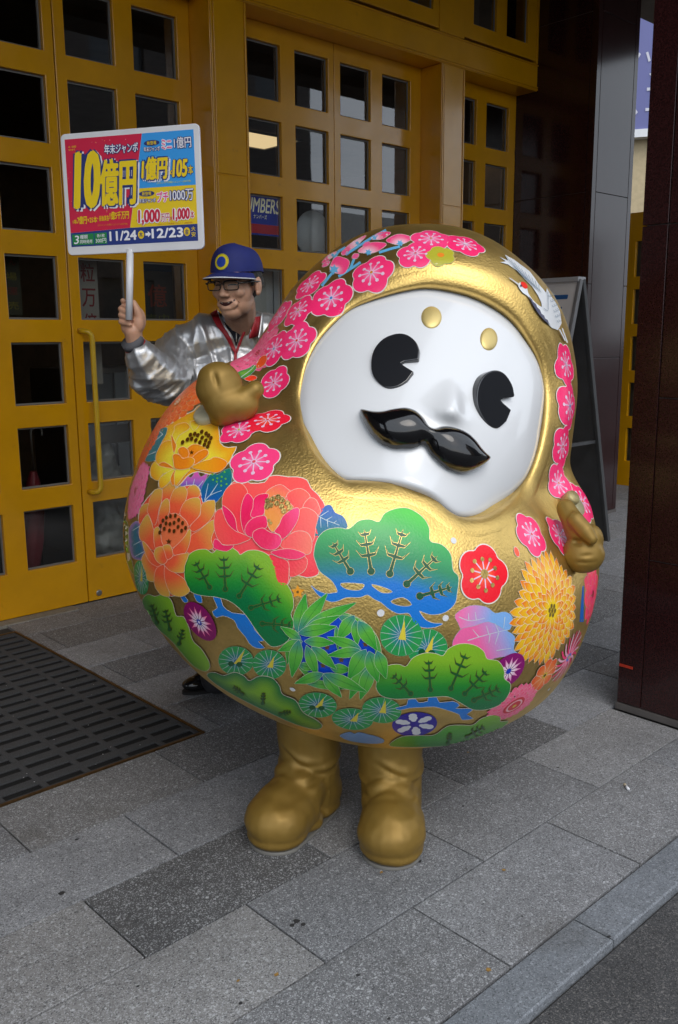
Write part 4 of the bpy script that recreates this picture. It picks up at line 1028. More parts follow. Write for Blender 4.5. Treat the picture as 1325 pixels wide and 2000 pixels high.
# yellow peony
k2 = K(230, 760, .1887); cen = k2([(640, 760)])[0]; mo_ = Motif(0)
ye, yo, og = lin('#f3de3c'), lin('#f3a51e'), lin('#f58a1a')
mo_.outlined(sm(k2([(480, 400), (560, 360), (700, 270), (790, 230), (850, 170), (880, 280), (960, 340), (1040, 350), (1060, 560), (1150, 610), (1230, 600), (1190, 680), (1150, 760), (1050, 850), (950, 880), (830, 850), (720, 900), (620, 1010), (520, 960), (430, 1030), (430, 950), (350, 910), (345, 830), (390, 760), (410, 650), (440, 560), (450, 470)]), 2), lambda x, y, d: mixc(yo, ye, (d-3)/26))
for P, ca, cb in (([(600, 380), (700, 350), (750, 390), (720, 430), (640, 480), (600, 560), (612, 590), (575, 600), (565, 500), (590, 430)], ye, yo), ([(760, 340), (850, 330), (850, 370), (800, 430), (770, 400)], ye, og),
    ([(420, 640), (470, 560), (560, 540), (590, 660), (600, 760), (590, 830), (500, 770), (420, 780), (400, 710)], ye, yo), ([(560, 480), (600, 560), (610, 590), (585, 660)], og, og), ([(430, 790), (490, 760), (590, 830), (470, 820)], og, og),
    ([(350, 820), (400, 750), (440, 800), (600, 840), (480, 880), (430, 950), (360, 910)], ye, yo), ([(440, 940), (520, 870), (600, 840), (550, 960), (460, 1030)], ye, yo), ([(605, 845), (560, 930), (580, 1000), (610, 960)], og, og), ([(612, 840), (760, 830), (700, 900), (640, 980), (605, 1000)], ye, yo),
    ([(780, 820), (880, 760), (960, 740), (1010, 715), (1080, 730), (1140, 770), (1110, 830), (1040, 870), (950, 860)], yo, og), ([(730, 630), (800, 580), (880, 600), (940, 640), (860, 670), (780, 740), (740, 700)], og, yo), ([(770, 740), (850, 660), (930, 640), (945, 690), (860, 760), (800, 790)], og, og), ([(640, 640), (680, 610), (730, 630), (750, 680), (730, 720), (680, 720), (650, 690)], og, og), ([(590, 690), (650, 690), (690, 730), (760, 715), (810, 750), (770, 820), (680, 840), (610, 830), (595, 770)], og, yo)):
    p_ = sm(k2(P)); mo_.outlined(p_, petal_grad(cen, p_, ca, cb), .6, OUT, step=6)
mo_.lev += 1
for x, y in ((685, 563), (765, 487), (808, 477), (840, 492), (880, 455), (925, 475), (950, 495), (975, 522), (735, 535), (778, 527), (820, 543), (862, 565), (885, 517), (922, 547), (957, 568), (908, 590), (943, 608)):
    mo_.shape(circ(*k2([(x, y)])[0], 3.4, 9, 4.6, .5), BR, up=False, step=99)
mo_.shape(star(*k2([(780, 668)])[0], 4.6, 2), BR, step=99); mo_.build('peony')

# pines
def twig(mo_, b, t, s, gold, lev):
    """pine sprig from base b to tip t"""
    b, t = np.array(b, float), np.array(t, float); ax = t-b; Ln = np.hypot(*ax); ax /= Ln; nx = np.array([-ax[1], ax[0]])
    shapes = [np.array([b+nx*s*.42, b+ax*Ln*.9+nx*s*.16, b+ax*Ln*.9-nx*s*.16, b-nx*s*.42]), circ(*b, s*.95, 10)]
    for f_, l in ((.38, .34), (.64, .29), (.88, .19)):
        for sg_ in (-1, 1):
            o_ = b+ax*Ln*f_; tip = o_+ax*Ln*l*.55+nx*sg_*Ln*l*.82; mid = o_+ax*Ln*l*.02+nx*sg_*Ln*l*.48
            shapes.append(np.array([o_+ax*s*.45, o_*.5+mid*.5+ax*s*.42, mid+ax*s*.35, tip, mid-ax*s*.22, o_-ax*s*.4]))
    tp = t; shapes.append(np.array([b+ax*Ln*.86+nx*s*.35, tp, b+ax*Ln*.86-nx*s*.35]))
    mo_.lev = lev
    for p_ in shapes: mo_.shape(grow(p_, .75), lin('#c9a94e') if gold else lin('#6e5a1e'), gold=gold, up=False, step=99)
    mo_.lev = lev+1.2
    for p_ in shapes: mo_.shape(p_, lin('#0d5434') if gold else lin('#11602f'), up=False, step=99)
def pine(kk, outline, grad, twigs, holes=(), s=5., gold=False, base=8, branches=(), fine=False):
    mo_ = Motif(base*(.4 if fine else 1), step=3.2 if fine else 7., h=.0005 if fine else STEP)
    for B in branches: mo_.outlined(sm(kk(B), 2), lin('#1a78d2'), .8, OUT)
    mo_.outlined(sm(kk(outline), 4), grad, .9, OUT)
    mo_.lev += 1
    for h_ in holes: mo_.shape(grow(sm(kk(h_)), .8), OUT, up=False); 
    mo_.lev += 1
    for h_ in holes: mo_.shape(sm(kk(h_)), C_WHITE, gold=True, up=False)
    lv = mo_.lev+1
    for b, t in twigs:
        bb, t2 = kk([b, t]); twig(mo_, bb, t2, s, gold, lv)
    return mo_.build('pine_tree')
GR = [lin(x) for x in ('#86bb2c', '#4fa32c', '#1f8d33', '#0c7440')]
k4 = K(600, 980, .23396)
pine(k4, [(60, 430), (90, 310), (160, 240), (260, 220), (350, 228), (430, 165), (520, 150), (600, 170), (650, 100), (750, 60), (850, 62), (960, 130), (1015, 220), (1025, 330), (1120, 360), (1195, 440), (1215, 570), (1260, 630), (1250, 760), (1230, 850), (1150, 920), (1050, 940), (980, 925), (935, 910), (985, 980), (1050, 1010), (1130, 1015), (1060, 1045), (960, 1045), (890, 1000), (850, 930), (760, 930), (680, 890), (620, 840), (560, 810), (505, 775), (440, 795), (330, 797), (260, 825), (190, 830), (100, 780), (50, 720), (38, 700), (90, 740), (160, 765), (220, 760), (255, 745), (210, 660), (110, 580), (75, 500)],
     lambda x, y, d: mixc(stops([(995, lin('#57cf4e')), (1035, lin('#3fae58')), (1085, lin('#1f8a58')), (1115, lin('#1f7f8c')), (1140, lin('#1a78d2'))])(x, y-max(0, (x-770)*.33), d), lin('#35a83e'), 0),
     [((362, 580), (215, 340)), ((535, 580), (478, 235)), ((690, 600), (800, 235)), ((832, 685), (1085, 455)), ((940, 785), (1205, 712))],
     [[(285, 680), (460, 685), (470, 710), (430, 735), (330, 725)], [(540, 690), (640, 715), (710, 750), (640, 758), (590, 735)], [(700, 830), (800, 800), (870, 858), (780, 865)]], 7.5, True)
k5 = K(260, 1050, .2566)
pine(k5, [(400, 240), (420, 150), (480, 100), (560, 90), (612, 118), (660, 80), (740, 72), (800, 105), (822, 130), (880, 100), (960, 100), (1040, 140), (1085, 220), (1105, 330), (1170, 350), (1215, 430), (1225, 520), (1205, 580), (1225, 660), (1180, 780), (1075, 825), (1000, 770), (930, 680), (860, 580), (760, 490), (650, 450), (520, 435), (440, 400), (405, 320)],
     lambda x, y, d: stops([(1075, GR[0]), (1105, GR[1]), (1135, GR[2]), (1165, GR[3])])(x, y-max(0, (x-480)*.9), d),
     [((590, 375), (480, 180)), ((710, 390), (697, 140)), ((815, 440), (968, 200)), ((905, 530), (1135, 458)), ((990, 650), (1218, 662))], (), 5.,
     branches=([(465, 410), (515, 430), (530, 492), (490, 480)], [(615, 450), (670, 455), (690, 520), (760, 570), (870, 585), (910, 640), (930, 700), (1000, 780), (955, 785), (1005, 835), (940, 835), (890, 800), (860, 750), (800, 680), (775, 625), (690, 590), (640, 605), (610, 560), (650, 530)], [(365, 415), (425, 475), (400, 490), (375, 460)]))
pine(k5, [(80, 480), (120, 430), (175, 445), (240, 430), (300, 480), (335, 590), (390, 600), (430, 680), (460, 780), (530, 850), (590, 960), (560, 1010), (480, 980), (400, 900), (300, 780), (200, 690), (120, 580)],
     lambda x, y, d: mixc(GR[3], GR[0], (x-y*.62+470)/70), [((190, 640), (150, 500)), ((290, 690), (255, 540)), ((360, 800), (390, 690))], (), 4., fine=True)
k8 = K(720, 1240, .2566)
pine(k8, [(60, 370), (90, 280), (150, 230), (230, 220), (285, 235), (340, 170), (430, 135), (510, 140), (565, 155), (610, 100), (700, 65), (800, 75), (870, 120), (900, 180), (980, 195), (1025, 260), (1030, 330), (1075, 370), (1060, 450), (1000, 520), (900, 560), (790, 560), (700, 510), (610, 465), (500, 465), (350, 475), (200, 480), (110, 460), (70, 420)],
     stops([(1258, GR[0]), (1290, GR[0]), (1320, GR[1]), (1340, GR[2]), (1375, GR[3])]), [((320, 440), (182, 295)), ((470, 410), (455, 185)), ((625, 400), (738, 135)), ((730, 440), (898, 265)), ((800, 490), (995, 398))], (), 5., base=10,
     branches=([(205, 550), (290, 530), (300, 490), (360, 485), (380, 510), (450, 500), (455, 470), (515, 465), (540, 510), (640, 500), (690, 530), (660, 555), (740, 555), (790, 565), (745, 600), (795, 630), (710, 640), (690, 600), (610, 570), (540, 550), (490, 540), (400, 545), (310, 550), (240, 565)],))
pine(k8, [(160, 830), (250, 770), (380, 760), (500, 755), (600, 690), (700, 680), (790, 680), (860, 630), (950, 605), (1000, 620), (1000, 655), (1060, 655), (950, 740), (800, 795), (600, 835), (400, 845), (250, 845)], stops([(1395, GR[0]), (1425, GR[1]), (1455, GR[2])]), [((605, 815), (620, 735)), ((745, 765), (880, 688))], (), 3.5, fine=True)
k9 = K(390, 1290, .2943)
pine(k9, [(55, 90), (100, 75), (165, 95), (240, 75), (300, 100), (335, 130), (400, 100), (480, 110), (530, 160), (555, 220), (640, 260), (690, 340), (780, 390), (815, 430), (770, 450), (650, 420), (500, 355), (350, 285), (200, 205), (100, 140)], lambda x, y, d: mixc(GR[3], GR[0], d/22), [((290, 215), (230, 165)), ((425, 275), (430, 205)), ((540, 345), (610, 330))], (), 3.5, fine=True)
pine(K(230, 930, .1585), [(35, 400), (75, 350), (85, 520), (130, 600), (140, 900), (180, 1050), (205, 1200), (150, 1130), (75, 900), (40, 650)], lambda x, y, d: lin('#7d9420'), [], (), 3, base=2)

# lily pads
def lily(cx, cy, rx, ry, rot=0., balls=False, spike=(.15, -.75), base=6, tan=False):
    mo_ = Motif(base, (cx, cy, 0.) if tan else None, step=7); ox, oy = (0, 0) if tan else (cx, cy)
    E_ = circ(ox, oy, rx, 30, ry, rot)
    mo_.outlined(E_, lambda x, y, d: mixc(lin('#1f6fa0'), lin('#2b9a50'), (math.hypot((x-ox)/rx, (y-oy)/ry)-.15)/.5), .6, (.25, .45, .25)); mo_.lev += 1
    for i in range(16):
        a = 2*math.pi*i/16+.15; mo_.line([(ox+rx*.12*math.cos(a), oy+ry*.12*math.sin(a)), (ox+rx*.97*math.cos(a), oy+ry*.97*math.sin(a))], .95, (.50, .62, .58), up=False)
    mo_.shape(np.array([(ox-rx*.14, oy+ry*.18), (ox+rx*spike[0], oy+ry*spike[1]), (ox+rx*.22, oy+ry*.24)]), lin('#e0cf42'), step=99)
    if balls:
        mo_.lev += 1
        for s_ in (-.28, .2): mo_.shape(circ(ox+rx*s_, oy+ry*(.22+.1*s_), rx*.18, 10, ry*.18), lin('#0f5a30'), up=False, step=99)
    return mo_.build('lily_pad')
lily(835, 1266, 39, 38, 0, True, (.3, -.65), 5); lily(784, 1240.5, 41, 40, base=8); lily(462, 1290, 34, 28, .1, True, (.5, -.75)); lily(527, 1297, 32.5, 28, .2, False, (.3, -.6))
lily(621, 1376, 37, 24, .1, True, (.35, -.65)); lily(689, 1403.5, 40, 20.5, .1, False, (.3, -.65)); lily(746, 1386, 38, 24.5, .1, False, (.2, -.8), 8)
lily(277, 1128, 13, 33, -.15, base=3)

# bamboo on a blue ground
k6 = K(550, 1130, .1736); mo_ = Motif(4); cb_ = k6([(620, 800)])[0]
mo_.outlined(circ(*cb_, 88, 40, 74, .25), lin('#57a84a'), .8, OUT); mo_.shape(circ(cb_[0]-2, cb_[1]-2, 78, 40, 66, .25), lin('#1048c8'))
def leafshape(b, t, w_):
    b, t = k6([b, t]); ax = t-b; Ln = np.hypot(*ax); ax /= Ln; nx = np.array([-ax[1], ax[0]]); w_ *= .1736
    prof_ = [(0, .05), (.12, .55), (.3, .95), (.45, 1), (.65, .78), (.85, .35), (1, 0)]
    return np.array([b+ax*Ln*f_+nx*w_/2*h_ for f_, h_ in prof_]+[b+ax*Ln*f_-nx*w_/2*h_ for f_, h_ in prof_[-2::-1]]), b, t, ax, Ln
mo_.lev += 1
for x, y in ((515, 770), (945, 735), (675, 910), (470, 970)): mo_.shape(star(*k6([(x, y)])[0], 6.5, 3.5), lin('#6b4a24'), up=False, step=99)
t0, t1, t2_ = lin('#2f8089'), lin('#62b63e'), lin('#1f9a34')
for b, t, w_ in (((640, 420), (1010, 560), 110), ((110, 640), (70, 960), 90), ((560, 1000), (790, 1020), 110), ((200, 960), (400, 1010), 90), ((250, 1150), (760, 1230), 90), ((620, 530), (640, 800), 60),
    ((180, 600), (275, 165), 150), ((200, 590), (522, 158), 150), ((270, 540), (845, 265), 135), ((240, 590), (660, 410), 120), ((195, 605), (625, 530), 130),
    ((820, 410), (630, 690), 150), ((835, 460), (855, 745), 110), ((870, 470), (1075, 795), 160),
    ((225, 670), (0, 530), 95), ((240, 690), (-30, 800), 115), ((270, 690), (605, 712), 115), ((350, 750), (625, 1000), 125), ((290, 740), (415, 1085), 120), ((205, 675), (128, 1090), 150),
    ((890, 770), (520, 640), 115), ((900, 790), (520, 845), 110), ((955, 930), (770, 1330), 150), ((1010, 970), (890, 1335), 150), ((950, 780), (755, 1110), 180), ((985, 800), (1088, 1140), 165), ((1075, 795), (1178, 1100), 140),
    ((480, 1040), (160, 1150), 110), ((480, 1050), (685, 1305), 120), ((490, 1040), (965, 1242), 130)):
    p_, bb, tt_, ax, Ln = leafshape(b, t, w_)
    mo_.outlined(catmull(p_, 2), lambda x, y, d: (lambda q: mixc(t0, t1, q/.4) if q < .4 else mixc(t1, t2_, (q-.4)/.6))(((np.array([x, y])-bb)@ax)/Ln), .55, (.62, .74, .50), step=6)
    mo_.line([bb+(tt_-bb)*.15, bb+(tt_-bb)*.9], .8, lin('#1f6a2c'), taper=.6)
    mo_.lev -= 1.4
mo_.build('bamboo_leaves')

# big chrysanthemum
def mum(px, py, R, rings, base, name='chrysanthemum', c0='#f4c522', c1='#f07422', heart='#b0a030', rot=0., hn=7, out=OUT):
    mo_ = Motif(base*.5, (px, py, rot), step=min(7., R*.13), h=.0003); ca, cb = lin(c0), lin(c1)
    for (n, r1, l, w_) in rings:
        mo_.lev += 1; l0 = mo_.lev
        for i in range(n):
            a = 2*math.pi*(i+.5*(r1*10 % 2 > 1))/n+r1; ca_, sa_ = math.cos(a), math.sin(a); rr_ = R*r1*(1+.05*math.sin(i*5+r1*9)); li = rr_-R*l
            pl = np.array([(li, 0), (li+(rr_-li)*.45, R*w_), (rr_-(rr_-li)*.22, R*w_*.72), (rr_, 0), (rr_-(rr_-li)*.22, -R*w_*.72), (li+(rr_-li)*.45, -R*w_)])
            pl = np.stack([pl[:, 0]*ca_-pl[:, 1]*sa_, pl[:, 0]*sa_+pl[:, 1]*ca_], -1)
            g_ = (lambda li, rr_, k: lambda x, y, d: mixc(ca, cb, ((math.hypot(x, y)-li)/(rr_-li)-.35)*1.5*k))(li, rr_, 1.0 if i % 2 == 0 or n < 20 else .62)
            mo_.lev = l0+(i % 2)*.5; mo_.shape(grow(pl, R*.009), out, up=False, step=99); mo_.lev += .25; mo_.shape(pl, g_, up=False, step=R*.2)
        mo_.lev = l0+1
    mo_.shape(circ(0, 0, R*.16, 12), ca, step=99); mo_.lev += 1
    for i in range(hn):
        a = 2*math.pi*i/(hn-1); q = (0, 0) if i == hn-1 else (R*.085*math.cos(a), R*.085*math.sin(a)); mo_.shape(circ(*q, R*.034, 8, R*.045), lin(heart), gold=heart == '#b0a030', up=False, step=99)
    return mo_.build(name)
mum(1076, 1192, 113, [(34, 1.0, .40, .085), (32, .86, .40, .085), (27, .70, .38, .085), (21, .55, .36, .08), (15, .42, .32, .075), (11, .34, .28, .06)], 2, c0='#f5cf24', c1='#ec5f1c', rot=.2)
DH = [(26, 1.0, .34, .12), (24, .82, .34, .11), (18, .62, .32, .10), (12, .42, .28, .09)]
mum(1003, 1376, 62, DH, 9, 'dahlia', '#ff7fa2', '#ff3f78', '#e8c040', out=lin('#ffc4cf')); _m = Motif(12, (1003, 1376), h=.0003); _m.shape(circ(0, 0, 25, 20), lin('#d8283a')); _m.shape(circ(0, 0, 19, 20), lin('#f8c0c8')); _m.shape(circ(0, 0, 15, 18), lin('#d8303a')); _m.shape(circ(0, 0, 5, 10), lin('#e0c040')); _m.build('dahlia_heart')
mum(267, 958, 60, DH, 3, 'dahlia', '#ff86b0', '#f25590', '#b04a20', out=lin('#f8a8c4'))
mum(348, 786, 78, DH, -1, 'chrysanthemum', '#f67a34', '#ee4f22', '#e8d0b0', out=lin('#f5c090'))
mum(283, 862, 55, DH, -2, 'chrysanthemum', '#f4703a', '#e84a28', '#d0a040', out=lin('#f0b088'))
mum(505, 690, 62, DH, -1, 'dahlia', '#ff6f96', '#f04878', '#c03030', out=lin('#f8a0b8'))
mum(1157, 1160, 60, [(9, 1.0, .6, .3), (8, .75, .5, .24), (6, .5, .4, .18)], -1, 'peony', '#ff3f78', '#ff5a5a', '#6a4410', out=OUT)
def small_flower(px, py, R, n, c0, c1, mid, base, name, wd=.3, disc=None, rot=0., dot=None):
    mo_ = Motif(base, (px, py, rot), step=R*.2)
    if disc: mo_.shape(circ(0, 0, R*1.02, 24), lin(disc)); R = R*.82
    mo_.lev += 1; l0 = mo_.lev
    for i in range(n):
        a = 2*math.pi*i/n+.2; ca_, sa_ = math.cos(a), math.sin(a)
        pl = np.array([(R*.1, 0), (R*.45, R*wd*.7), (R*.75, R*wd), (R*.95, R*wd*.5), (R, 0), (R*.95, -R*wd*.5), (R*.75, -R*wd), (R*.45, -R*wd*.7)]) if wd > .2 else np.array([(R*.1, 0), (R*.5, R*wd), (R, 0), (R*.5, -R*wd)])
        pl = np.stack([pl[:, 0]*ca_-pl[:, 1]*sa_, pl[:, 0]*sa_+pl[:, 1]*ca_], -1)
        mo_.lev = l0+(i % 2)*.5; 
        if not disc: mo_.shape(grow(pl, R*.03), OUT, up=False, step=99)
        mo_.lev += .25; mo_.shape(pl, lambda x, y, d: mixc(lin(c0), lin(c1), (math.hypot(x, y)/R-.35)/.5), up=False, step=R*.25)
    mo_.lev = l0+1; mo_.shape(circ(0, 0, R*.2, 12), lin(mid), step=99)
    if dot: mo_.shape(circ(0, 0, R*.09, 10), lin(dot), step=99)
    return mo_.build(name)
small_flower(1063, 1318, 40, 8, '#f08a3a', '#ea5a16', '#d8b030', 11, 'orange_flower', .32, dot='#3a3008')
small_flower(391, 1214, 43, 12, '#e8e0ee', '#ff6aa0', '#2040b0', 13, 'aster', .11, '#8a0e62', dot='#e8e0ee')
small_flower(993, 1310, 40, 12, '#f0e4ee', '#f08ac0', '#2038b8', 7, 'aster', .11, '#8c1470')
mo_ = Motif(9, (1110, 1283, .3), step=99); mo_.lev += 1
for i in range(22):
    a = 2*math.pi*i/22; mo_.line([(6*math.cos(a), 6*math.sin(a)), (32*math.cos(a+.1), 32*math.sin(a+.1)), (56*math.cos(a+.32), 56*math.sin(a+.32))], 5.5, lin(['#ff3a78', '#f7b8cc'][i % 2]), up=False, taper=.2)
mo_.shape(circ(0, 0, 10, 10), lin('#4a72d8')); mo_.shape(circ(0, 0, 5, 8), lin('#e0c23a')); mo_.build('spider_lily')

# leaves
def leaf_m(kk, P, grad, veins=(), base=1, w_=1.6, vc=(.60, .70, .72), dots=()):
    mo_ = Motif(base); mo_.outlined(sm(kk(P)), grad, .7, (.35, .45, .45))
    for v_ in veins: mo_.line(kk(v_), w_, vc, taper=.5)
    for d_ in dots: mo_.shape(circ(*kk([d_])[0], 2, 7), lin('#6ab82c'), up=False, step=99)
    return mo_.build('painted_leaf')
te, bl, pn_ = lin('#1f7a86'), lin('#2a68b8'), lin('#f07ab8')
leaf_m(k1, [(960, 385), (1040, 305), (1090, 300), (1125, 360), (1190, 390), (1225, 450), (1222, 495), (1100, 520), (1000, 560), (960, 575), (950, 480)], lambda x, y, d: mixc(bl, te, (y-1000)/40), [[(975, 385), (1050, 425), (1165, 468)], [(1000, 390), (1070, 345)], [(1050, 425), (1100, 395)], [(1000, 405), (1005, 490)], [(1060, 430), (1062, 485)], [(1115, 450), (1140, 430)]], 0)
leaf_m(k2, [(260, 640), (320, 540), (420, 430), (510, 400), (500, 470), (450, 560), (430, 620), (420, 700), (380, 740), (290, 740), (330, 655)], lambda x, y, d: te, [[(470, 470), (390, 540)], [(430, 435), (475, 470)], [(400, 650), (310, 690)]], 1)
leaf_m(k2, [(655, 1010), (700, 880), (760, 920), (820, 840), (860, 910), (935, 870), (900, 960), (880, 1040), (700, 1040)], stops([(920, lin('#f05aa8')), (940, lin('#b06ac0')), (955, lin('#2a5ac0'))]), [[(720, 1030), (715, 950)], [(780, 1010), (800, 930)], [(840, 1010), (890, 950)]], -2)
leaf_m(k2, [(850, 1130), (880, 1000), (950, 900), (1010, 840), (1030, 890), (1160, 820), (1180, 960), (1100, 1080), (1000, 1190), (900, 1250)], stops([(915, lin('#20806a')), (945, lin('#1a6a8a')), (975, lin('#1a5fae'))]), [[(900, 1166), (960, 1100), (1080, 1050)], [(905, 1150), (940, 980)], [(960, 1100), (1040, 980)]], -1, dots=((985, 885), (1035, 925), (1080, 910), (1075, 955), (990, 940), (1110, 860), (1120, 930), (1075, 1000), (1030, 960), (1130, 985)))
leaf_m(k3, [(150, 640), (230, 555), (285, 600), (300, 760), (345, 900), (310, 1020), (200, 1010), (165, 930), (148, 780)], lambda x, y, d: mixc(lin('#a878b8'), lin('#1f6f86'), d/5), [[(280, 615), (190, 670)], [(290, 800), (200, 850)], [(330, 930), (220, 990)]], 1)
k7 = K(870, 1060, .2415)
LF = lambda x, y, d: mixc(lin('#f77ab4'), lin('#7fb0ea'), (x-902+(y-1200)*.2)/60)
leaf_m(k7, [(82, 580), (200, 510), (330, 520), (400, 570), (480, 560), (540, 600), (520, 700), (420, 705), (250, 680), (140, 705), (105, 650)], LF, [[(110, 600), (200, 630), (320, 610)], [(190, 625), (185, 570)], [(250, 625), (240, 560)], [(480, 600), (470, 690)]], -1)
leaf_m(k7, [(58, 830), (120, 705), (230, 675), (350, 640), (470, 700), (560, 760), (550, 860), (580, 900), (430, 925), (340, 935), (200, 830)], lambda x, y, d: mixc(lin('#f46aa8'), lin('#86aee8'), (x-930-(y-1240)*.35)/65), [[(180, 790), (330, 745), (510, 700)], [(270, 760), (220, 700)], [(350, 740), (330, 670)], [(430, 720), (400, 650)], [(360, 740), (350, 810)], [(430, 725), (400, 820)], [(410, 870), (530, 850)]], 0)
mo_ = Motif(-1); mo_.shape(k7([(1085, 640), (1110, 350), (1120, 350), (1118, 640)]), lin('#1a62b4')); mo_.build('painted_leaf')

# little things: dots, star, snowflake disc, cloud
for x, y, r_ in ((886, 1056, 6.5), (744, 1197, 7.5), (870.5, 1207, 6.5), (572, 1346, 6), (1072, 1346, 4)):
    Motif(3, (x, y)).shape(circ(0, 0, r_, 14), (.72, .73, .74), step=99).build('white_dot')
mo_ = Motif(3); mo_.shape(star(582, 1156, 14, 7), lin('#f0a028'), step=99); mo_.shape(circ(582, 1156, 3, 6), lin('#7a5a20'), step=99); mo_.build('painted_star')
Motif(3, (1009, 1078)).outlined(circ(0, 0, 7, 14, 10, -.3), lin('#ff5a3a'), 1).build('red_bead')
mo_ = Motif(5); cx, cy = 810, 1413.5; R2 = lambda x, y: (cx+44*(x*math.cos(-.08)-y*math.sin(-.08)*.53), cy+44*(x*math.sin(-.08)+y*.53*math.cos(-.08)))
mo_.shape(np.array([R2(math.cos(a), math.sin(a)) for a in np.linspace(0, 2*math.pi, 30, endpoint=False)]), lin('#2a1c98')); mo_.lev += 1
for i in range(6):
    a = 2*math.pi*i/6+.45
    for d_, r_ in ((.34, .12), (.52, .2), (.72, .19)):
        mo_.shape(np.array([R2(d_*math.cos(a)+r_*math.cos(b), d_*math.sin(a)+r_*math.sin(b)) for b in np.linspace(0, 2*math.pi, 12, endpoint=False)]), (.70, .72, .76), up=False, step=99); mo_.lev += .1
mo_.build('snow_crest')
Motif(2).shape(sm(k9([(930, 495), (960, 480), (1000, 472), (1030, 484), (1060, 474), (1120, 488), (1170, 500), (1225, 525), (1205, 548), (1100, 548), (1000, 532), (950, 512)])), lin('#7a9cc8')).build('blue_cloud')

# plum blossoms
for a in ((726.5, 533, 43, -1.3, '#d88a20'), (648, 583, 44, -1.2, '#3a84c8'), (812, 496, 36, -1.4, '#e83a5a'), (842, 467, 38, -1.5, '#e86a30'), (909, 478, 38, -1.2, '#e8d8e0'),
          (606, 556, 36, -1.2, '#e87a40'), (584, 607, 37, -1.0, '#e09a30'), (581, 666, 41, -1.35, '#f04030'), (537, 682, 38, -.8, '#7aa0c0'), (536, 748.5, 37, -.9, '#e83a5a'),
          (545, 617, 36, -1.3, '#f0a030'), (497, 903, 49, -1.5, '#e84a60'),
          (1105, 712, 42, -1.2, '#e8d0dc'), (1112, 793, 44, -1.3, '#5a8ac8'), (1098, 872, 40, -1.0, '#e84a3a'), (1090, 944, 39, -1.4, '#e86a30'), (1037, 1044, 44, -1.1, '#e83a4a'), (1092, 1046, 40, -1.2, '#e86a30'), (1137, 980, 42, -1.2, '#e86a30')):
    plum(*a[:4], mid=a[4], base=4 if a[0] not in (545, 606, 1137) else 1)
plum(468, 841, 40, -1.2, mid='#c8c03a', base=6); plum(523.6, 822, 42, -1.2, red=True, c=lin('#f41e3c'), base=8, mid='#f04030')
plum(945, 1121, 55, -1.35, red=True, gold=True, base=12, nst=10)
mo_ = Motif(9, (861, 499)); q_ = petals5(27, 5, -.6); mo_.outlined(q_, lambda x, y, d: lin('#b9b436'), .8, lin('#d8d48a')); mo_.shape(circ(0, 0, 7, 10), lin('#ee8a2a'), step=99); mo_.build('green_blossom')
# branches and buds on the crown
k11 = K(560, 440, .1811); mo_ = Motif(-1); cbr = lin('#69b4de')
for P in ([(380, 655), (490, 520), (570, 440)], [(560, 555), (680, 480), (800, 400)], [(690, 470), (735, 350)], [(510, 380), (560, 290), (640, 240)], [(640, 320), (760, 240), (900, 150), (1075, 55)], [(1000, 297), (1110, 262), (1225, 232)]):
    mo_.line(k11(P), 5, cbr)
mo_.build('plum_branch')
for x, y, rx, ry, rot, cx, cy in ((575, 435, 105, 92, -.4, 515, 480), (925, 245, 148, 52, -.25, 885, 295), (1215, 155, 130, 52, -.1, 1225, 198), (1020, 115, 102, 34, -.3, 950, 137), (725, 210, 155, 26, -.62, 765, 195), (462, 348, 95, 20, -.66, 500, 325), (745, 335, 40, 26, -.5, 0, 0), (862, 205, 40, 20, -.5, 0, 0), (428, 420, 48, 20, -.6, 0, 0), (640, 292, 48, 22, -.6, 0, 0)):
    c_ = k11([(x, y)])[0]; s_ = .1811; mo_ = Motif(2); a = np.linspace(0, 2*math.pi, 24, endpoint=False); wob = 1+.07*np.cos(4*a)
    ex, ey = rx*s_*np.cos(a)*wob, ry*s_*np.sin(a)*wob; P = np.stack([c_[0]+ex*math.cos(rot)-ey*math.sin(rot), c_[1]+ex*math.sin(rot)+ey*math.cos(rot)], -1)
    cc = k11([(cx, cy)])[0]
    mo_.outlined(P, (lambda cc, rx: lambda x_, y_, d: mixc(lin('#ffd0de'), lin('#ff4a88'), (math.hypot(x_-cc[0], (y_-cc[1])*1.6)/(rx*s_)-.25)/.7))(cc, rx) if cx else lin('#f8649a'), .6, C_WHITE, step=5)
    if cx: mo_.shape(star(*cc, min(rx, ry+22)*s_*.55, min(rx, ry+22)*s_*.28, 6, rot), cbr, step=99)
    mo_.build('plum_bud')
# leaf and berries beside the waving hand
k12 = K(450, 600, .1283)
leaf_m(k12, [(120, 1000), (300, 930), (440, 800), (545, 625), (600, 640), (480, 800), (360, 985), (200, 1090)], lambda x, y, d: mixc(lin('#2f8a3a'), lin('#7fae3a'), d/5), [[(170, 1070), (330, 950), (480, 760)]], 7, 1.2)
Motif(9).outlined(sm(k12([(400, 900), (470, 770), (550, 740), (565, 800), (520, 890), (430, 935)])), lin('#f4571e'), .5).build('red_berry')
Motif(9).outlined(sm(k12([(220, 1100), (320, 1050), (395, 1060), (400, 1100), (300, 1135)])), lin('#f4401e'), .5).build('red_berry')
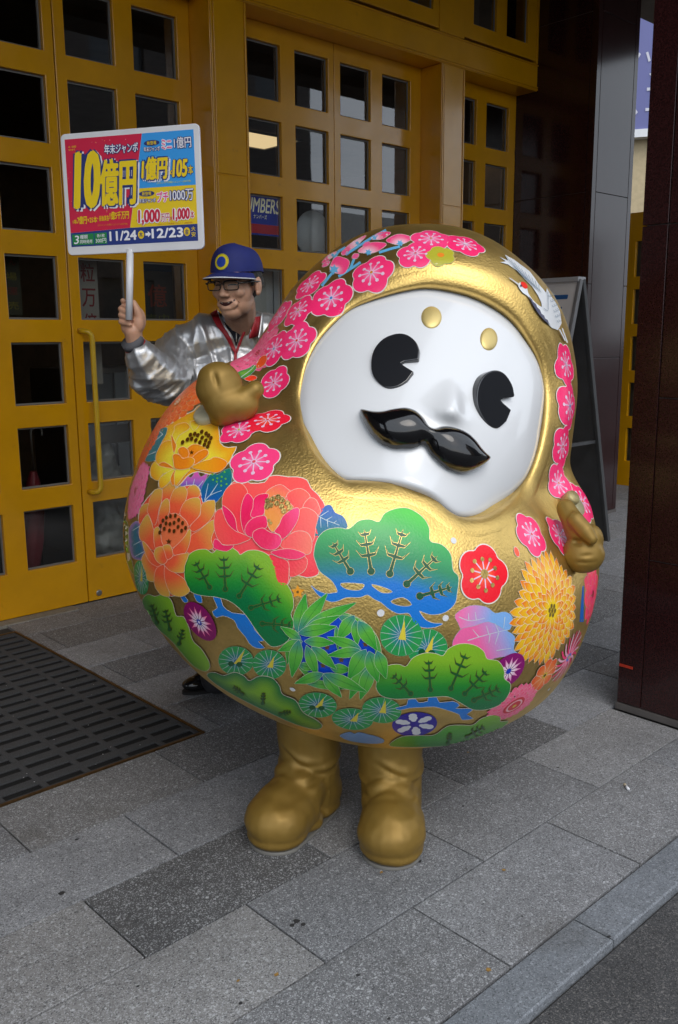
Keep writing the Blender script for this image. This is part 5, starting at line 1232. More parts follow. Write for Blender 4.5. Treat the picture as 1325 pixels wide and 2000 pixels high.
# crane
k10 = lambda L_: np.array([(940+.1585*x-max(0, .1585*x-60)*.10, 470+.1585*y) for x, y in L_], float); mo_ = Motif(2, step=3.5, h=.0005); cw_ = (.76, .78, .80); gy = (.18, .25, .32)
mo_.shape(k10([(220, 205), (330, 255), (290, 180), (400, 238), (470, 285), (530, 325), (620, 385), (680, 460), (740, 540), (800, 600), (845, 650), (862, 770), (850, 870), (785, 838), (775, 770), (730, 680), (650, 570), (540, 470), (440, 375), (330, 300), (230, 272), (300, 262)]), cw_)
mo_.shape(k10([(840, 650), (850, 590), (900, 680), (980, 780), (1030, 880), (1050, 1020), (1000, 1105), (920, 1080), (880, 1045), (790, 955), (700, 852), (785, 830), (850, 868)]), cw_)
mo_.shape(sm(k10([(455, 550), (490, 520), (540, 560), (580, 600), (592, 650), (650, 730), (730, 800), (800, 845), (790, 955), (700, 850), (640, 760), (580, 685), (520, 650), (470, 590)]), 2), cw_)
mo_.shape(k10([(330, 465), (352, 470), (465, 540), (455, 556)]), (.6, .6, .62), step=99); mo_.shape(circ(*k10([(535, 558)])[0], 8.5, 12, 4.6, .8), lin('#f03020'), step=99); mo_.shape(circ(*k10([(491, 566)])[0], 2.1, 8), (.03, .03, .06), step=99)
mo_.shape(k10([(590, 690), (615, 715), (640, 735), (650, 760), (690, 790), (705, 825), (745, 860), (765, 905), (800, 930), (815, 965), (850, 985), (860, 1015), (890, 1055), (800, 985), (720, 900), (650, 800)]), (.06, .06, .11), step=99)
mo_.lev += 1
for i in range(10):
    f_ = i/9; a = np.array([300+f_*430, 215+f_*330]); b = np.array([560+f_*200, 480+f_*170]); mo_.line(k10([a, (a+b)/2+np.array([-14, 6]), b]), .8, gy, up=False)
mo_.line(k10([(850, 640), (855, 760), (850, 868), (790, 838)]), .7, gy, up=False)
for i in range(6):
    for j in range(3):
        x, y = 880+i*22+j*26, 690+i*62-j*12
        if x < 1035: mo_.line(k10([(x-18, y-14), (x-6, y+10), (x+16, y+4)]), .7, gy, up=False)
for a, b in (((1005, 1100), (1085, 1240)), ((1040, 1085), (1112, 1265))): mo_.line(k10([a, b]), 2.2, cw_)
mo_.build('crane')

# ------------------------------------------------------------------ gloves, boots
def pt(px, py, up=0.):                                                # on the body surface, lifted along its normal
    p, n = hit(BV, px, py); return p+n*up, n
# waving glove (image left): thick mitten standing out of an arm hole
p0, n0 = pt(425, 800); dpx = ((p0-CP)@CF)/FPX
def loc(o_, x, y, w_): return o_+CR*x*dpx-CU*y*dpx-CF*w_              # x right, y down in photo pixels, w toward the camera in m
hc_ = CP+ray(431, 768)*((p0-CP)@CF-.075)
gl = thing  # (name kept short below)
mb = MB()
Rh = np.array([CR, CU, -CF])
mb.ell(loc(hc_, -2, -10, 0), (.062, .066, .050), Rh); mb.ell(loc(hc_, 14, 20, 0), (.064, .050, .050), Rh); mb.ell(loc(hc_, -4, -22, .004), (.056, .052, .046), Rh)
mb.ell(loc(hc_, 36, 22, .004), (.052, .044, .042), Rh); mb.capsule([loc(hc_, 44, 16, .006), loc(hc_, 56, 4, .010), loc(hc_, 66, -5, .012)], [.032, .028, .025])
mb.capsule([loc(hc_, 8, 30, -.0), loc(hc_, 0, 40, -.05), loc(hc_, -8, 50, -.13)], [.044, .040, .040])
def glove_disp(axis_pts):
    def f(c_, n_):
        s_ = .0016*mnoise.noise(c_*30)
        for a, b, w_, dep in axis_pts:
            a, b = Vector(a), Vector(b); ab = b-a; t = max(0, min(1, (c_-a).dot(ab)/ab.length_squared)); d = (c_-a-ab*t).length
            s_ -= dep*math.exp(-(d/w_)**2)*math.sin(math.pi*max(.12, min(.88, t)))
        return n_*s_
    return f
gA = remeshed(mb, 'glove', M['vinyl'], mc, .0045, 7, glove_disp([(loc(hc_, -12, -42, .052), loc(hc_, 2, -2, .056), .007, .012)])); gA['label'] = 'gold mitten glove raised with its thumb out'
cq, cn = pt(409, 812)
MB().tube([tuple(cq-cn*.01), tuple(cq+cn*.014), tuple(cq+cn*.02)], [.040, .040, .034], 28).build('arm_ring', mat('pale_ring', (.50, .45, .30), .45), mc)
# glove on the hip (image right): curled fingers under the thumb
p1_, n1_ = pt(1095, 1040); D1 = (p1_-CP)@CF; dpx = D1/FPX; hc2 = CP+ray(1133, 1056)*(D1-.035)
mb = MB()
mb.capsule([loc(hc2, -22, -62, -.03), loc(hc2, -14, -40, -.005), loc(hc2, 0, -8, .0)], [.026, .030, .036])
mb.capsule([loc(hc2, -12, -40, .022), loc(hc2, 4, -18, .040), loc(hc2, 13, -4, .046)], [.023, .022, .017])
mb.ell(loc(hc2, 7, 26, -.004), (.058, .052, .046), np.array([CR, CU, -CF])); mb.ell(loc(hc2, 22, -2, -.012), (.036, .044, .038), np.array([CR, CU, -CF]))
gB = remeshed(mb, 'glove', M['vinyl'], mc, .004, 9, glove_disp([(loc(hc2, -24, 30, .045), loc(hc2, 24, 26, .045), .005, .006), (loc(hc2, -26, 18, .045), loc(hc2, 22, 12, .05), .005, .005), (loc(hc2, -24, -2, .02), loc(hc2, -2, 6, .045), .007, .012), (loc(hc2, -24, 42, .035), loc(hc2, 24, 40, .035), .005, .004)])); gB['label'] = 'gold glove curled into a fist with thumb over fingers'
cq, cn = pt(1106, 982)
MB().tube([tuple(cq-cn*.02), tuple(cq+cn*.028), tuple(cq+cn*.036)], [.022, .022, .018], 24).build('wrist_button', mat('button_gold', (.40, .33, .15), .45, .4), mc)
cq, cn = pt(1118, 988)
MB().tube([tuple(cq-cn*.012), tuple(cq+cn*.009)], [.040, .038], 30).build('arm_ring', mat('pale_ring2', (.42, .38, .22), .4), mc)
# boots
def boot(ank, toe, ztop, lean, label):
    ank, toe = np.array([*ank, 0.]), np.array([*toe, 0.]); d = toe-ank; Ln = np.hypot(*d[:2]); d /= Ln; sd_ = np.array([-d[1], d[0], 0]); up_ = np.array([0, 0, 1.])
    Rf = np.array([d, sd_, up_]); mb = MB()
    mb.capsule([ank+up_*.08, ank+up_*.20+lean*.25, ank+up_*ztop+lean], [.090, .094, .108], 24)
    mb.ell(ank+up_*.075-d*.01, (.098, .092, .085), Rf); mb.ell(ank+d*(Ln*.52)+up_*.078, (.12, .098, .088), Rf); mb.ell(toe-d*.095+up_*.074, (.100, .100, .078), Rf)
    mb.ell(ank+d*(Ln*.25)+up_*.115, (.10, .088, .085), Rf)
    for k in (0, .5, 1): mb.ell(ank*(1-k)+(toe-d*.095)*k+up_*.03, (.095, .092, .034), Rf)
    def dsp(c_, n_):
        c_ = np.array(c_); q = c_-ank; h = q[2]; f_ = q@d; s_ = q@sd_; o_ = 0.
        z1 = .165+.020*math.sin(s_*30+f_*14)+.25*f_*0
        o_ += .006*math.exp(-((h-z1-.020)/.014)**2)-.008*math.exp(-((h-z1)/.009)**2)
        z2 = .215+.025*math.sin(s_*22+1.3+f_*20); o_ += (.006*math.exp(-((h-z2-.016)/.012)**2)-.007*math.exp(-((h-z2)/.008)**2))*(.5+.5*math.sin(s_*35+1))
        o_ += .0045*mnoise.noise(Vector(c_*11))+.0016*mnoise.noise(Vector(c_*34))
        if f_ > .03 and h < .15: o_ += .003*math.sin((f_*60+s_*25*math.sin(f_*9)))*sstep(.17, .08, f_)
        if h < .02: o_ *= max(0, h/.02)
        return Vector(np.array(n_)*o_)
    b = remeshed(mb, 'boot', M['vinyl'], mc, .006, 8, dsp); b['label'] = label
    for v in b.data.vertices: v.co.z = max(v.co.z, .010+.0)
    # sole follows the outline of the boot just above the ground
    n = 40; cs = ank*.5+(toe-d*.095)*.5; P = []
    for j in range(n):
        a = 2*math.pi*j/n; e = np.array([math.cos(a), math.sin(a)]); ex = (Ln-.095)/2*math.copysign(1, e[0])*min(1, abs(e[0])*4)
        P.append((cs+d*(ex+.084*e[0])+sd_*.085*e[1])[:2])
    MB().prism(P, lambda u, v, z: (u, v, z), .0, .011).build('sole', mat('sole_rubber', (.17, .165, .15), .6), b, bevel=.003)
    return b
ln_ = AZ_*.0+np.array([.0, .0, 0])
boot((1.695, 1.950), (1.424, 1.862), .46, np.array([-.005, .0, 0]), 'wrinkled gold boot pointing along the shop front')
boot((1.812, 1.715), (1.634, 1.544), .46, np.array([.01, .02, 0]), 'wrinkled gold boot pointing at the street')

# ================================================================== MAN WITH THE PLACARD
mx_, my_, mz_ = _r, HF, np.array([0, 0, 1.])
D = on_d
M['skin'] = mat('skin', (.56, .31, .20), .45, vary=.10, vscale=22, bump=.10, bscale=160, bdist=.001)
M['skin'].node_tree.nodes['Principled BSDF'].inputs['Subsurface Weight'].default_value = .12
M['skin'].node_tree.nodes['Principled BSDF'].inputs['Subsurface Radius'].default_value = (.01, .004, .002)
M['silver'] = mat('silver_cloth', (.56, .57, .585), .42, .80, vary=.08, vscale=9, bump=.18, bscale=45, bdist=.010)
M['red'] = mat('red_lining', (.36, .012, .02), .55)
M['navy'] = mat('navy_knit', (.008, .009, .016), .9)
M['cap'] = mat('blue_twill', (.010, .018, .145), .75, vary=.10, vscale=30, bump=.25, bscale=420, bdist=.001)
M['hair'] = mat('grey_black_hair', (.03, .028, .026), .6, vary=.6, vscale=140, bump=.6, bscale=260, bdist=.003)
M['trouser'] = mat('dark_trousers', (.012, .012, .015), .8)
pz = D(452, 1345, 3.52); man = thing('person', (pz[0], pz[1], 0), 'smiling man in silver jacket, blue cap and glasses holding up a placard', 'person')
# head frame: turned toward image left
HY, HS = math.radians(22), .99
fdir = -my_*math.cos(HY)-mx_*math.sin(HY); hx_ = mx_*math.cos(HY)-my_*math.sin(HY); hb = -fdir
tl = math.radians(5); hz_ = mz_*math.cos(tl)+fdir*math.sin(tl); hb = np.cross(hz_, hx_)
HC = D(463, 558, 3.27); HR = np.array([hx_, hb, hz_])
def hp_(x, y, z): return HC+(np.array([x, y, z])*HS)@HR
def hell(mb, c, r): mb.ell(hp_(*c), tuple(q*HS for q in r), HR)
bo = MB()
for c, r in (((0, .018, .035), (.076, .094, .086)), ((0, -.028, -.015), (.066, .066, .085)), ((0, -.050, -.086), (.038, .040, .030)), ((.031, -.024, -.060), (.027, .048, .040)), ((-.031, -.024, -.060), (.027, .048, .040)),
             ((.036, -.064, -.020), (.026, .024, .022)), ((-.036, -.064, -.020), (.026, .024, .022)), ((0, -.110, -.026), (.0135, .0125, .0105)), ((.0135, -.100, -.029), (.0095, .011, .0085)), ((-.0135, -.100, -.029), (.0095, .011, .0085)),
             ((.030, -.082, .030), (.027, .012, .008)), ((-.030, -.082, .030), (.027, .012, .008)), ((0, -.086, -.049), (.030, .011, .008)), ((0, -.085, -.073), (.024, .011, .0085)), ((0, -.080, -.060), (.042, .012, .020)),
             ((.079, .012, -.002), (.011, .021, .033)), ((-.079, .012, -.002), (.011, .021, .033)), ((.081, .004, -.026), (.008, .012, .012)), ((-.081, .004, -.026), (.008, .012, .012)), ((0, -.060, .045), (.060, .035, .030))): hell(bo, c, r)
bo.capsule([hp_(0, -.088, .018), hp_(0, -.104, -.016)], [.0085*HS, .0115*HS])
bo.capsule([hp_(0, .012, -.06), D(470, 640, 3.385)], [.056, .060])
SHR, ELB, WRI = D(342, 676, 3.39), D(318, 742, 3.21), D(263, 664, 3.10)
bo.capsule([D(352, 676, 3.40), D(450, 668, 3.42), D(548, 660, 3.46)], [.055, .075, .055]); bo.ell(D(450, 780, 3.43), (.165, .10, .24), np.array([mx_, my_, mz_])); bo.ell(D(450, 930, 3.47), (.16, .11, .16), np.array([mx_, my_, mz_]))
bo.capsule([SHR, ELB], [.048, .042]); bo.capsule([ELB, WRI], [.042, .030])
hipR, hipL = D(425, 960, 3.49), D(485, 960, 3.50); ftR, ftL = D(425, 1322, 3.545), D(500, 1325, 3.56)
for h_, f_ in ((hipR, ftR), (hipL, ftL)): bo.capsule([h_, (h_+f_)/2-my_*.02, f_], [.080, .056, .04])
bo.capsule([D(548, 664, 3.46), D(566, 790, 3.47), D(548, 900, 3.40)], [.048, .042, .03])
# gripping right hand, palm to the camera
hs = .1/1.02; pw = lambda x, y, w_=0.: D(220+.0981*x, 570+.0981*y, 3.085-w_)
bo.ell(pw(470, 560, -.012), (.034, .020, .047), np.array([mx_, my_, mz_])); bo.ell(pw(380, 700, -.010), (.036, .021, .034), np.array([mx_, my_, mz_])); bo.ell(pw(520, 600, .004), (.019, .017, .034), np.array([mx_, my_, mz_]))
bo.capsule([pw(410, 780, -.006), WRI], [.030, .029])
bo.capsule([pw(530, 500, .004), pw(490, 350, .012), pw(425, 215, .014)], [.0165, .0125, .0098])
for (ya, yb, yc_, rr_) in ((330, 340, 425, .0105), (455, 465, 535, .0102), (590, 600, 650, .0092)):
    bo.capsule([pw(330, ya+30, -.032), pw(190, ya, -.022)], [rr_*1.1, rr_*1.05]); bo.capsule([pw(190, ya, -.022), pw(168, yb, .006)], [rr_*1.05, rr_]); bo.capsule([pw(168, yb, .006), pw(350, yc_, .024)], [rr_, rr_*.86])
bo.capsule([pw(360, 330, -.032), pw(250, 240, -.034), pw(208, 175, -.022)], [.011, .0105, .009])
skin = remeshed(bo, 'body', M['skin'], man, .0034, 5); skin['label'] = 'smiling face and bare hand'
SB = BVHTree.FromPolygons([v.co for v in skin.data.vertices], [p.vertices[:] for p in skin.data.polygons])
def snap(p, dirn, lift):                                               # drop a point onto the skin along -dirn
    p = np.asarray(p); dirn = np.asarray(dirn)/np.linalg.norm(dirn); h = SB.ray_cast(Vector(p+dirn*.05), Vector(-dirn), .15)
    return np.array(h[0])+dirn*lift if h[0] is not None else p
FN = fdir
def ribbon_face(name, top, bot, m, lift, parent=man):
    mb = MB(); n = len(top); v = [snap(hp_(*p), FN, lift) for p in top]+[snap(hp_(*p), FN, lift) for p in bot]
    return mb.add(v, [(i, i+1, n+i+1, n+i) for i in range(n-1)], 0, True).build(name, m, parent, fix=False)
xs_ = np.linspace(-.033, .033, 13)
ribbon_face('mouth', [(x, -.1, -.0525+11*x*x) for x in xs_], [(x, -.1, -.0650+20*x*x*(1-.2*abs(x)/.033)) for x in xs_], mat('mouth_dark', (.05, .012, .01), .5), .0006, skin)
xt_ = np.linspace(-.018, .018, 9)
ribbon_face('teeth', [(x, -.1, -.0548+12*x*x) for x in xt_], [(x, -.1, -.0548+12*x*x-.0058*(1-(x/.0185)**2)) for x in xt_], mat('teeth', (.75, .71, .62), .3), .0012, skin)
for s_ in (-1, 1):
    ex = np.linspace(.014, .046, 9)
    ribbon_face('eye', [(s_*x, -.09, .0095-14*(x-.03)**2) for x in ex], [(s_*x, -.09, .0050-9*(x-.03)**2) for x in ex], mat('eye_dark', (.012, .008, .006), .2), .0007, skin)
    bx = np.linspace(.012, .050, 8)
    ribbon_face('eyebrow', [(s_*x, -.09, .036-6*(x-.028)**2) for x in bx], [(s_*x, -.09, .031-9*(x-.028)**2) for x in bx], M['hair'], .0008, skin)
    fx = [(s_*.026, -.1, -.030), (s_*.036, -.1, -.040), (s_*.042, -.1, -.054)]                # smile fold, its shade drawn as a darker ribbon
    ribbon_face('smile_crease_shade', [(a-.0009, b, c_) for a, b, c_ in fx], [(a+.0009, b, c_) for a, b, c_ in fx], mat('crease_shade', (.20, .085, .055), .6), .0005, skin)
# glasses
gs = thing('glasses', tuple(hp_(0, -.1, 0)), 'dark rectangular framed glasses worn by the man', 'glasses')
for s_ in (-1, 1):
    q = []
    for j in range(28):
        a = 2*math.pi*j/28; e = 4.5; cx, cy = abs(math.cos(a))**(2/e)*math.copysign(1, math.cos(a)), abs(math.sin(a))**(2/e)*math.copysign(1, math.sin(a))
        q.append(hp_(s_*.0335+.0265*cx, -.108+.010*abs(cx*s_+1)*.35*(1 if s_ > 0 else 1), .0035+.0165*cy*(1-.1*(cy < 0))))
    MB().tube(q+[q[0]], [.0027 if 2 <= (j % 28) <= 12 else .0019 for j in range(29)], 8, caps=False).build('rim', M['black'], gs)
    MB().add([p for p in q], [list(range(28))]).build('lens', M['lens'], gs, fix=False)
    MB().tube([hp_(s_*.060, -.103, .010), hp_(s_*.074, -.088, .012), hp_(s_*.085, -.03, .014), hp_(s_*.086, .012, .012), hp_(s_*.085, .030, -.006)], .0030, 8).build('temple', M['black'], gs)
MB().tube([hp_(-.008, -.109, .008), hp_(0, -.112, .011), hp_(.008, -.109, .008)], .0022, 8).build('bridge', M['black'], gs)
# hair below the cap
hm = MB(); hell(hm, (0, .050, .010), (.0775, .066, .062)); hell(hm, (.0715, .018, .040), (.012, .040, .030)); hell(hm, (-.0715, .018, .040), (.012, .040, .030)); hell(hm, (.073, -.018, .018), (.007, .010, .024)); hell(hm, (-.073, -.018, .018), (.007, .010, .024))
remeshed(hm, 'hair', M['hair'], man, .0045, 3, lambda c_, n_: n_*.0022*mnoise.noise(c_*120))
# cap: crown, brim with white piping, round badge
cp = thing('cap', tuple(hp_(0, 0, .05)), 'blue baseball cap with a round yellow badge on the man', 'cap')
cv = []; nu_, nv_ = 48, 16
for i in range(nv_+1):
    t = i/nv_; a = t*math.pi/2
    for j in range(nu_):
        b = 2*math.pi*j/nu_; cx, cy = math.cos(b), math.sin(b); front = max(0, -cy)
        rx, ry = .0895, .1085; sq = math.cos(a)**.55*(1-.02*math.sin(6*b)*math.cos(a)*0)
        z = .048+(.086+.012*front)*math.sin(a)**1.02-.014*max(0, cy)*(1-t)
        seam = 1-.010*math.exp(-(((b/(math.pi/3)+.5) % 1-.5)/.05)**2)
        cv.append(hp_(rx*cx*sq*seam, .010+ry*cy*sq*seam-.012*front*(1-t)*0, z))
cf = [(i*nu_+j, i*nu_+(j+1) % nu_, (i+1)*nu_+(j+1) % nu_, (i+1)*nu_+j) for i in range(nv_) for j in range(nu_)]
crown = MB().add(cv, cf, 0, True).build('crown', M['cap'], cp, fix=False)
CB = BVHTree.FromPolygons([v.co for v in crown.data.vertices], [p.vertices[:] for p in crown.data.polygons])
MB().ell(hp_(0, .008, .139), (.008, .008, .005), HR).build('button', M['cap'], cp)
bv_ = []; nb, nr_ = 31, 7
for k in range(nr_+1):
    rho = k/nr_
    for j in range(nb):
        u = -1+2*j/(nb-1); a = u*1.22; x = .087*math.sin(a); yb = .010-.104*math.cos(a); ext = .068*(1-abs(u)**3.2)
        bv_.append((x*(1+.10*rho), yb-ext*rho, .053-.014*rho*(1-u*u)-.026*u*u*(.3+.7*rho)-.004))
top_ = [hp_(*p) for p in bv_]; bot_ = [hp_(p[0], p[1], p[2]-.003) for p in bv_]; nT = len(top_)
bf = [(k*nb+j, k*nb+j+1, (k+1)*nb+j+1, (k+1)*nb+j) for k in range(nr_) for j in range(nb-1)]
bfb = [tuple(nT+i for i in reversed(q)) for q in bf]; edge = [(nr_*nb+j, nr_*nb+j+1, nT+nr_*nb+j+1, nT+nr_*nb+j) for j in range(nb-1)]
MB().add(top_+bot_, bf+bfb+edge, 0, True).build('brim', M['cap'], cp)
MB().tube([np.array(top_[nr_*nb+j])*.5+np.array(bot_[nr_*nb+j])*.5 for j in range(nb)], .0022, 8).build('piping', M['white'], cp)
def badge(r0_, r1_, m, lift):
    mb = MB(); n = 40; v = []
    bc = hp_(-.004, -.14, .088)
    for rr_ in (r1_, (r0_+r1_)/2, max(r0_, .0001)):
        for j in range(n):
            a = 2*math.pi*j/n; q = bc+hx_*rr_*math.cos(a)+hz_*rr_*math.sin(a); h = CB.ray_cast(Vector(q+fdir*.1), Vector(-fdir), .4)
            v.append((np.array(h[0]) if h[0] is not None else q)+fdir*lift)
    return mb.add(v, [(i*n+j, i*n+(j+1) % n, (i+1)*n+(j+1) % n, (i+1)*n+j) for i in range(2) for j in range(n)], 0, True).build('badge', m, cp, fix=False)
badge(.0, .0275, flat('#d8c81c'), .0014); badge(.0, .0178, flat('#1e3f9c'), .0024); badge(.0258, .0266, flat('#8a8a20'), .0024)
# jacket
jk = MB(); BX = np.array([mx_, my_, mz_])
jk.capsule([D(352, 684, 3.40), D(400, 664, 3.40), D(500, 656, 3.43), D(552, 668, 3.46)], [.078, .088, .088, .076]); jk.ell(D(447, 760, 3.42), (.205, .135, .20), BX); jk.ell(D(447, 870, 3.45), (.205, .145, .20), BX); jk.ell(D(447, 950, 3.47), (.20, .14, .10), BX)
jk.ell(D(462, 645, 3.41), (.095, .085, .05), BX)
jk.capsule([D(348, 690, 3.395), D(330, 722, 3.29), D(322, 742, 3.21)], [.082, .078, .074]); jk.capsule([D(320, 744, 3.20), D(296, 718, 3.15), D(277, 702, 3.115)], [.074, .066, .052]); jk.capsule([D(290, 745, 3.18), D(320, 752, 3.21)], [.055, .058])
jk.capsule([D(552, 672, 3.46), D(572, 790, 3.48), D(550, 900, 3.41)], [.078, .07, .055])
eA, eB = Vector(ELB), Vector(D(348, 690, 3.39)); wA = Vector(WRI)
def jfold(c_, n_):
    rg = lambda v_: max(0, 1-2.2*abs(mnoise.noise(v_)))**2.2
    side = c_.dot(Vector(mx_)); o_ = .004*mnoise.noise(c_*6.)+.004*rg(Vector((side*9, c_.z*16, c_.y*5)))
    k = math.exp(-((c_-eA).length/.14)**2); ax = (wA-eA).normalized()
    o_ += k*.017*rg(Vector((c_.dot(ax)*22, c_.z*5, c_.x*5)))+k*.008*rg(Vector((c_.dot(ax)*40+3, c_.z*11, c_.x*9)))
    v_ = Vector((side*15+c_.z*5, c_.z*3.0, 0)); o_ += (.011*rg(v_+Vector((5, 0, 0)))+.004*rg(v_*2.3))*(1-k)
    return n_*o_
jak = remeshed(jk, 'jacket', M['silver'], man, .0055, 14, jfold)
JB = BVHTree.FromPolygons([v.co for v in jak.data.vertices], [p.vertices[:] for p in jak.data.polygons])
def jhit(px, py, lift):
    d = ray(px, py); d = d/np.linalg.norm(d); h = JB.ray_cast(Vector(CP), Vector(d), 9)
    return (np.array(h[0]) if h[0] is not None else D(px, py, 3.3))-d*lift
def strip(name, pa, pb, m, lift, n=6, parent=jak, bulge=.004):
    a, b = catmull(pa, n, False), catmull(pb, n, False); k = len(a); v = []
    for q, l in ((a, lift), ((a+b)/2, lift+bulge), (b, lift)): v += [jhit(*p, l) for p in q]
    return MB().add(v, [(r_*k+i, r_*k+i+1, (r_+1)*k+i+1, (r_+1)*k+i) for r_ in range(2) for i in range(k-1)], 0, True).build(name, m, parent, fix=False)
strip('shirt_front', [(428, 612), (436, 632), (449, 652), (460, 676)], [(492, 612), (482, 634), (470, 654), (462, 676)], M['navy'], .006)
strip('collar_inner', [(424, 606), (434, 632), (448, 655), (459.5, 680)], [(430, 610), (441, 636), (453, 654), (461, 676)], M['silver'], .013)
strip('red_lining', [(411, 612), (423, 636), (438, 655), (458, 690)], [(424, 604), (433, 630), (447, 652), (461, 682)], M['red'], .012, bulge=.007)
strip('red_lining', [(461, 684), (470, 660), (481, 634), (488, 606)], [(464, 690), (474.5, 662), (485, 636), (491, 606)], M['red'], .012)
strip('zip', [(457.3, 684), (457.3, 720), (455, 780)], [(463.3, 684), (463, 720), (461, 780)], M['red'], .008)
strip('zip_pull', [(461, 650), (461.5, 668)], [(463.5, 650), (463.5, 668)], M['steel'], .012)
# shirt collar round the neck
NC = D(467, 640, 3.375)
def neck_ring(a, r_, z): return NC+mx_*r_*math.sin(a)-my_*r_*math.cos(a)*.95+mz_*z
def collar(name, r_a, r_b, z0, z1, a0, a1, m, parent, th=.004, n=26, drop=0.):
    v = []
    for k, (r_, z) in enumerate(((r_a, z0), (r_b, z1), (r_b-th, z1), (r_a-th, z0))):
        for i in range(n):
            a = a0+(a1-a0)*i/(n-1); f_ = math.exp(-((abs(a))/.7)**2); tp = min(1, .12+(abs(a)-min(abs(a0), abs(a1)))/.45) if a0*a1 > 0 else 1.; v.append(neck_ring(a, r_, z0+(z-z0)*tp-drop*f_))
    f = [(k*n+i, k*n+i+1, ((k+1) % 4)*n+i+1, ((k+1) % 4)*n+i) for k in range(4) for i in range(n-1)]
    return MB().add(v, f, 0, True).build(name, m, parent)
collar('shirt_collar', .068, .064, .012, .044, -2.9, 2.9, mat('white_shirt', (.55, .55, .62), .8, vary=.15, vscale=90), man, drop=.018)
collar('collar', .094, .090, -.045, .052, 1.0, 3.0, M['silver'], jak, .006, drop=.02); collar('collar', .096, .092, -.045, .042, -3.0, -.95, M['silver'], jak, .006, drop=.03)
collar('red_lining', .0845, .0825, -.03, .040, .55, 1.6, M['red'], jak, .003, drop=.02)
# cuff
wd = np.array(WRI)-np.array(ELB); wd /= np.linalg.norm(wd)
cA = D(264.5, 676, 3.102)
MB().tube([cA-wd*.022, cA-wd*.004], [.050, .041], 24).build('cuff_gather', M['silver'], jak); MB().tube([cA-wd*.003, cA+wd*.005], [.0395, .0385], 24).build('red_lining', M['red'], jak)
MB().tube([cA+wd*.0055, cA+wd*.028], [.0385, .0375], 24).build('knit_cuff', mat('grey_knit', (.10, .10, .11), .9), jak)
# trousers and shoes
tm = MB()
for h_, f_ in ((hipR, ftR), (hipL, ftL)): tm.capsule([h_, (h_+f_)/2-my_*.02, f_-mz_*.0], [.105, .085, .072])
tm.ell(D(450, 950, 3.48), (.17, .12, .13), BX)
remeshed(tm, 'trousers', M['trouser'], man, .010, 6, lambda c_, n_: n_*.006*mnoise.noise(c_*9))
def shoe(toe, heel, label):
    toe, heel = np.array([toe[0], toe[1], 0]), np.array([heel[0], heel[1], 0]); d = toe-heel; Ln = np.hypot(*d[:2]); d /= Ln; s_ = np.array([-d[1], d[0], 0]); R_ = np.array([d, s_, mz_]); mb = MB()
    mb.ell(toe-d*.07+mz_*.038, (.075, .046, .030), R_); mb.ell(heel+d*.10+mz_*.050, (.11, .042, .045), R_); mb.ell(heel+d*.05+mz_*.062, (.055, .038, .055), R_); mb.capsule([heel+d*.05+mz_*.05, heel+d*.05+mz_*.12], [.045, .042])
    o = remeshed(mb, 'shoe', M['black'], man, .006, 5); o['label'] = label
    mb = MB(); P = [(heel+d*(Ln*.5+(Ln*.5+.004)*math.cos(a))+s_*.047*math.sin(a))[:2] for a in np.linspace(0, 2*math.pi, 28, endpoint=False)]
    mb.prism(P, lambda u, v, z: (u, v, z), 0, .014).build('sole', M['dark'], o)
t_, h_ = on_z(358, 1356), on_z(452, 1338); shoe(t_, h_+(h_-t_)*.15, 'black leather shoe showing below the costume'); shoe(on_z(470, 1350), on_z(540, 1300), 'black leather shoe behind the gold boots')

# ================================================================== PLACARD
TL, TR, BRc, BL = D(131, 262, 3.115), D(400, 240, 3.005), D(390, 487, 3.005), D(123, 500, 3.115)
ctr_ = (TL+TR+BRc+BL)/4; pu = ((TR-TL)+(BRc-BL))/2; PWd = np.linalg.norm(pu); pu /= PWd; pv = ((TL-BL)+(TR-BRc))/2; pv -= pu*(pv@pu); PHt = np.linalg.norm(pv); pv /= PHt; pn3 = np.cross(pu, pv)
if pn3@(CP-ctr_) < 0: pn3 = -pn3
pl = thing('placard', tuple(on_d(253, 640, 3.06)), 'lottery placard with 10億円 in yellow on red held up by the man', 'placard')
def rrect(w_, h_, r_, n=6):
    out = []
    for cx, cy, a0 in ((w_-r_, h_-r_, 0), (-w_+r_, h_-r_, 90), (-w_+r_, -h_+r_, 180), (w_-r_, -h_+r_, 270)):
        out += [(cx+r_*math.cos(math.radians(a0+90*i/n)), cy+r_*math.sin(math.radians(a0+90*i/n))) for i in range(n+1)]
    return out
to3 = lambda u, v, d: ctr_+pu*u+pv*v+pn3*d
bd = MB().prism(rrect(PWd/2, PHt/2, .016), to3, -.006, .004).build('board', M['white'], pl, bevel=.002)
W2, H2 = PWd*.93, PHt*.885; oC = ctr_+pv*PHt*.012-pu*PWd*.004
def uv(u, v, l=0.): return oC+pu*((u-.5)*W2)+pv*((.5-v)*H2)+pn3*(.0043+l)
sh_ = MB().add([uv(-.012, -.014), uv(1.012, -.014), uv(1.012, 1.014), uv(-.012, 1.014)], [(0, 3, 2, 1)]).build('printed_sheet', M['white'], pl, fix=False); sh_['label'] = 'printed lottery sheet in red, blue and yellow'
def patch(P, h, l, n='colour_field'): return MB().add([uv(a, b, l) for a, b in P], [list(range(len(P)))]).build(n, flat(h, .45), sh_, fix=False)
patch([(0, 0), (.608, 0), (.478, .848), (0, .868)], '#cf1240', .0004); patch([(.609, 0), (1, 0), (1, .492), (.534, .492)], '#2f9ae6', .0004); patch([(.534, .493), (1, .493), (1, .845), (.479, .848)], '#e8c80c', .0004)
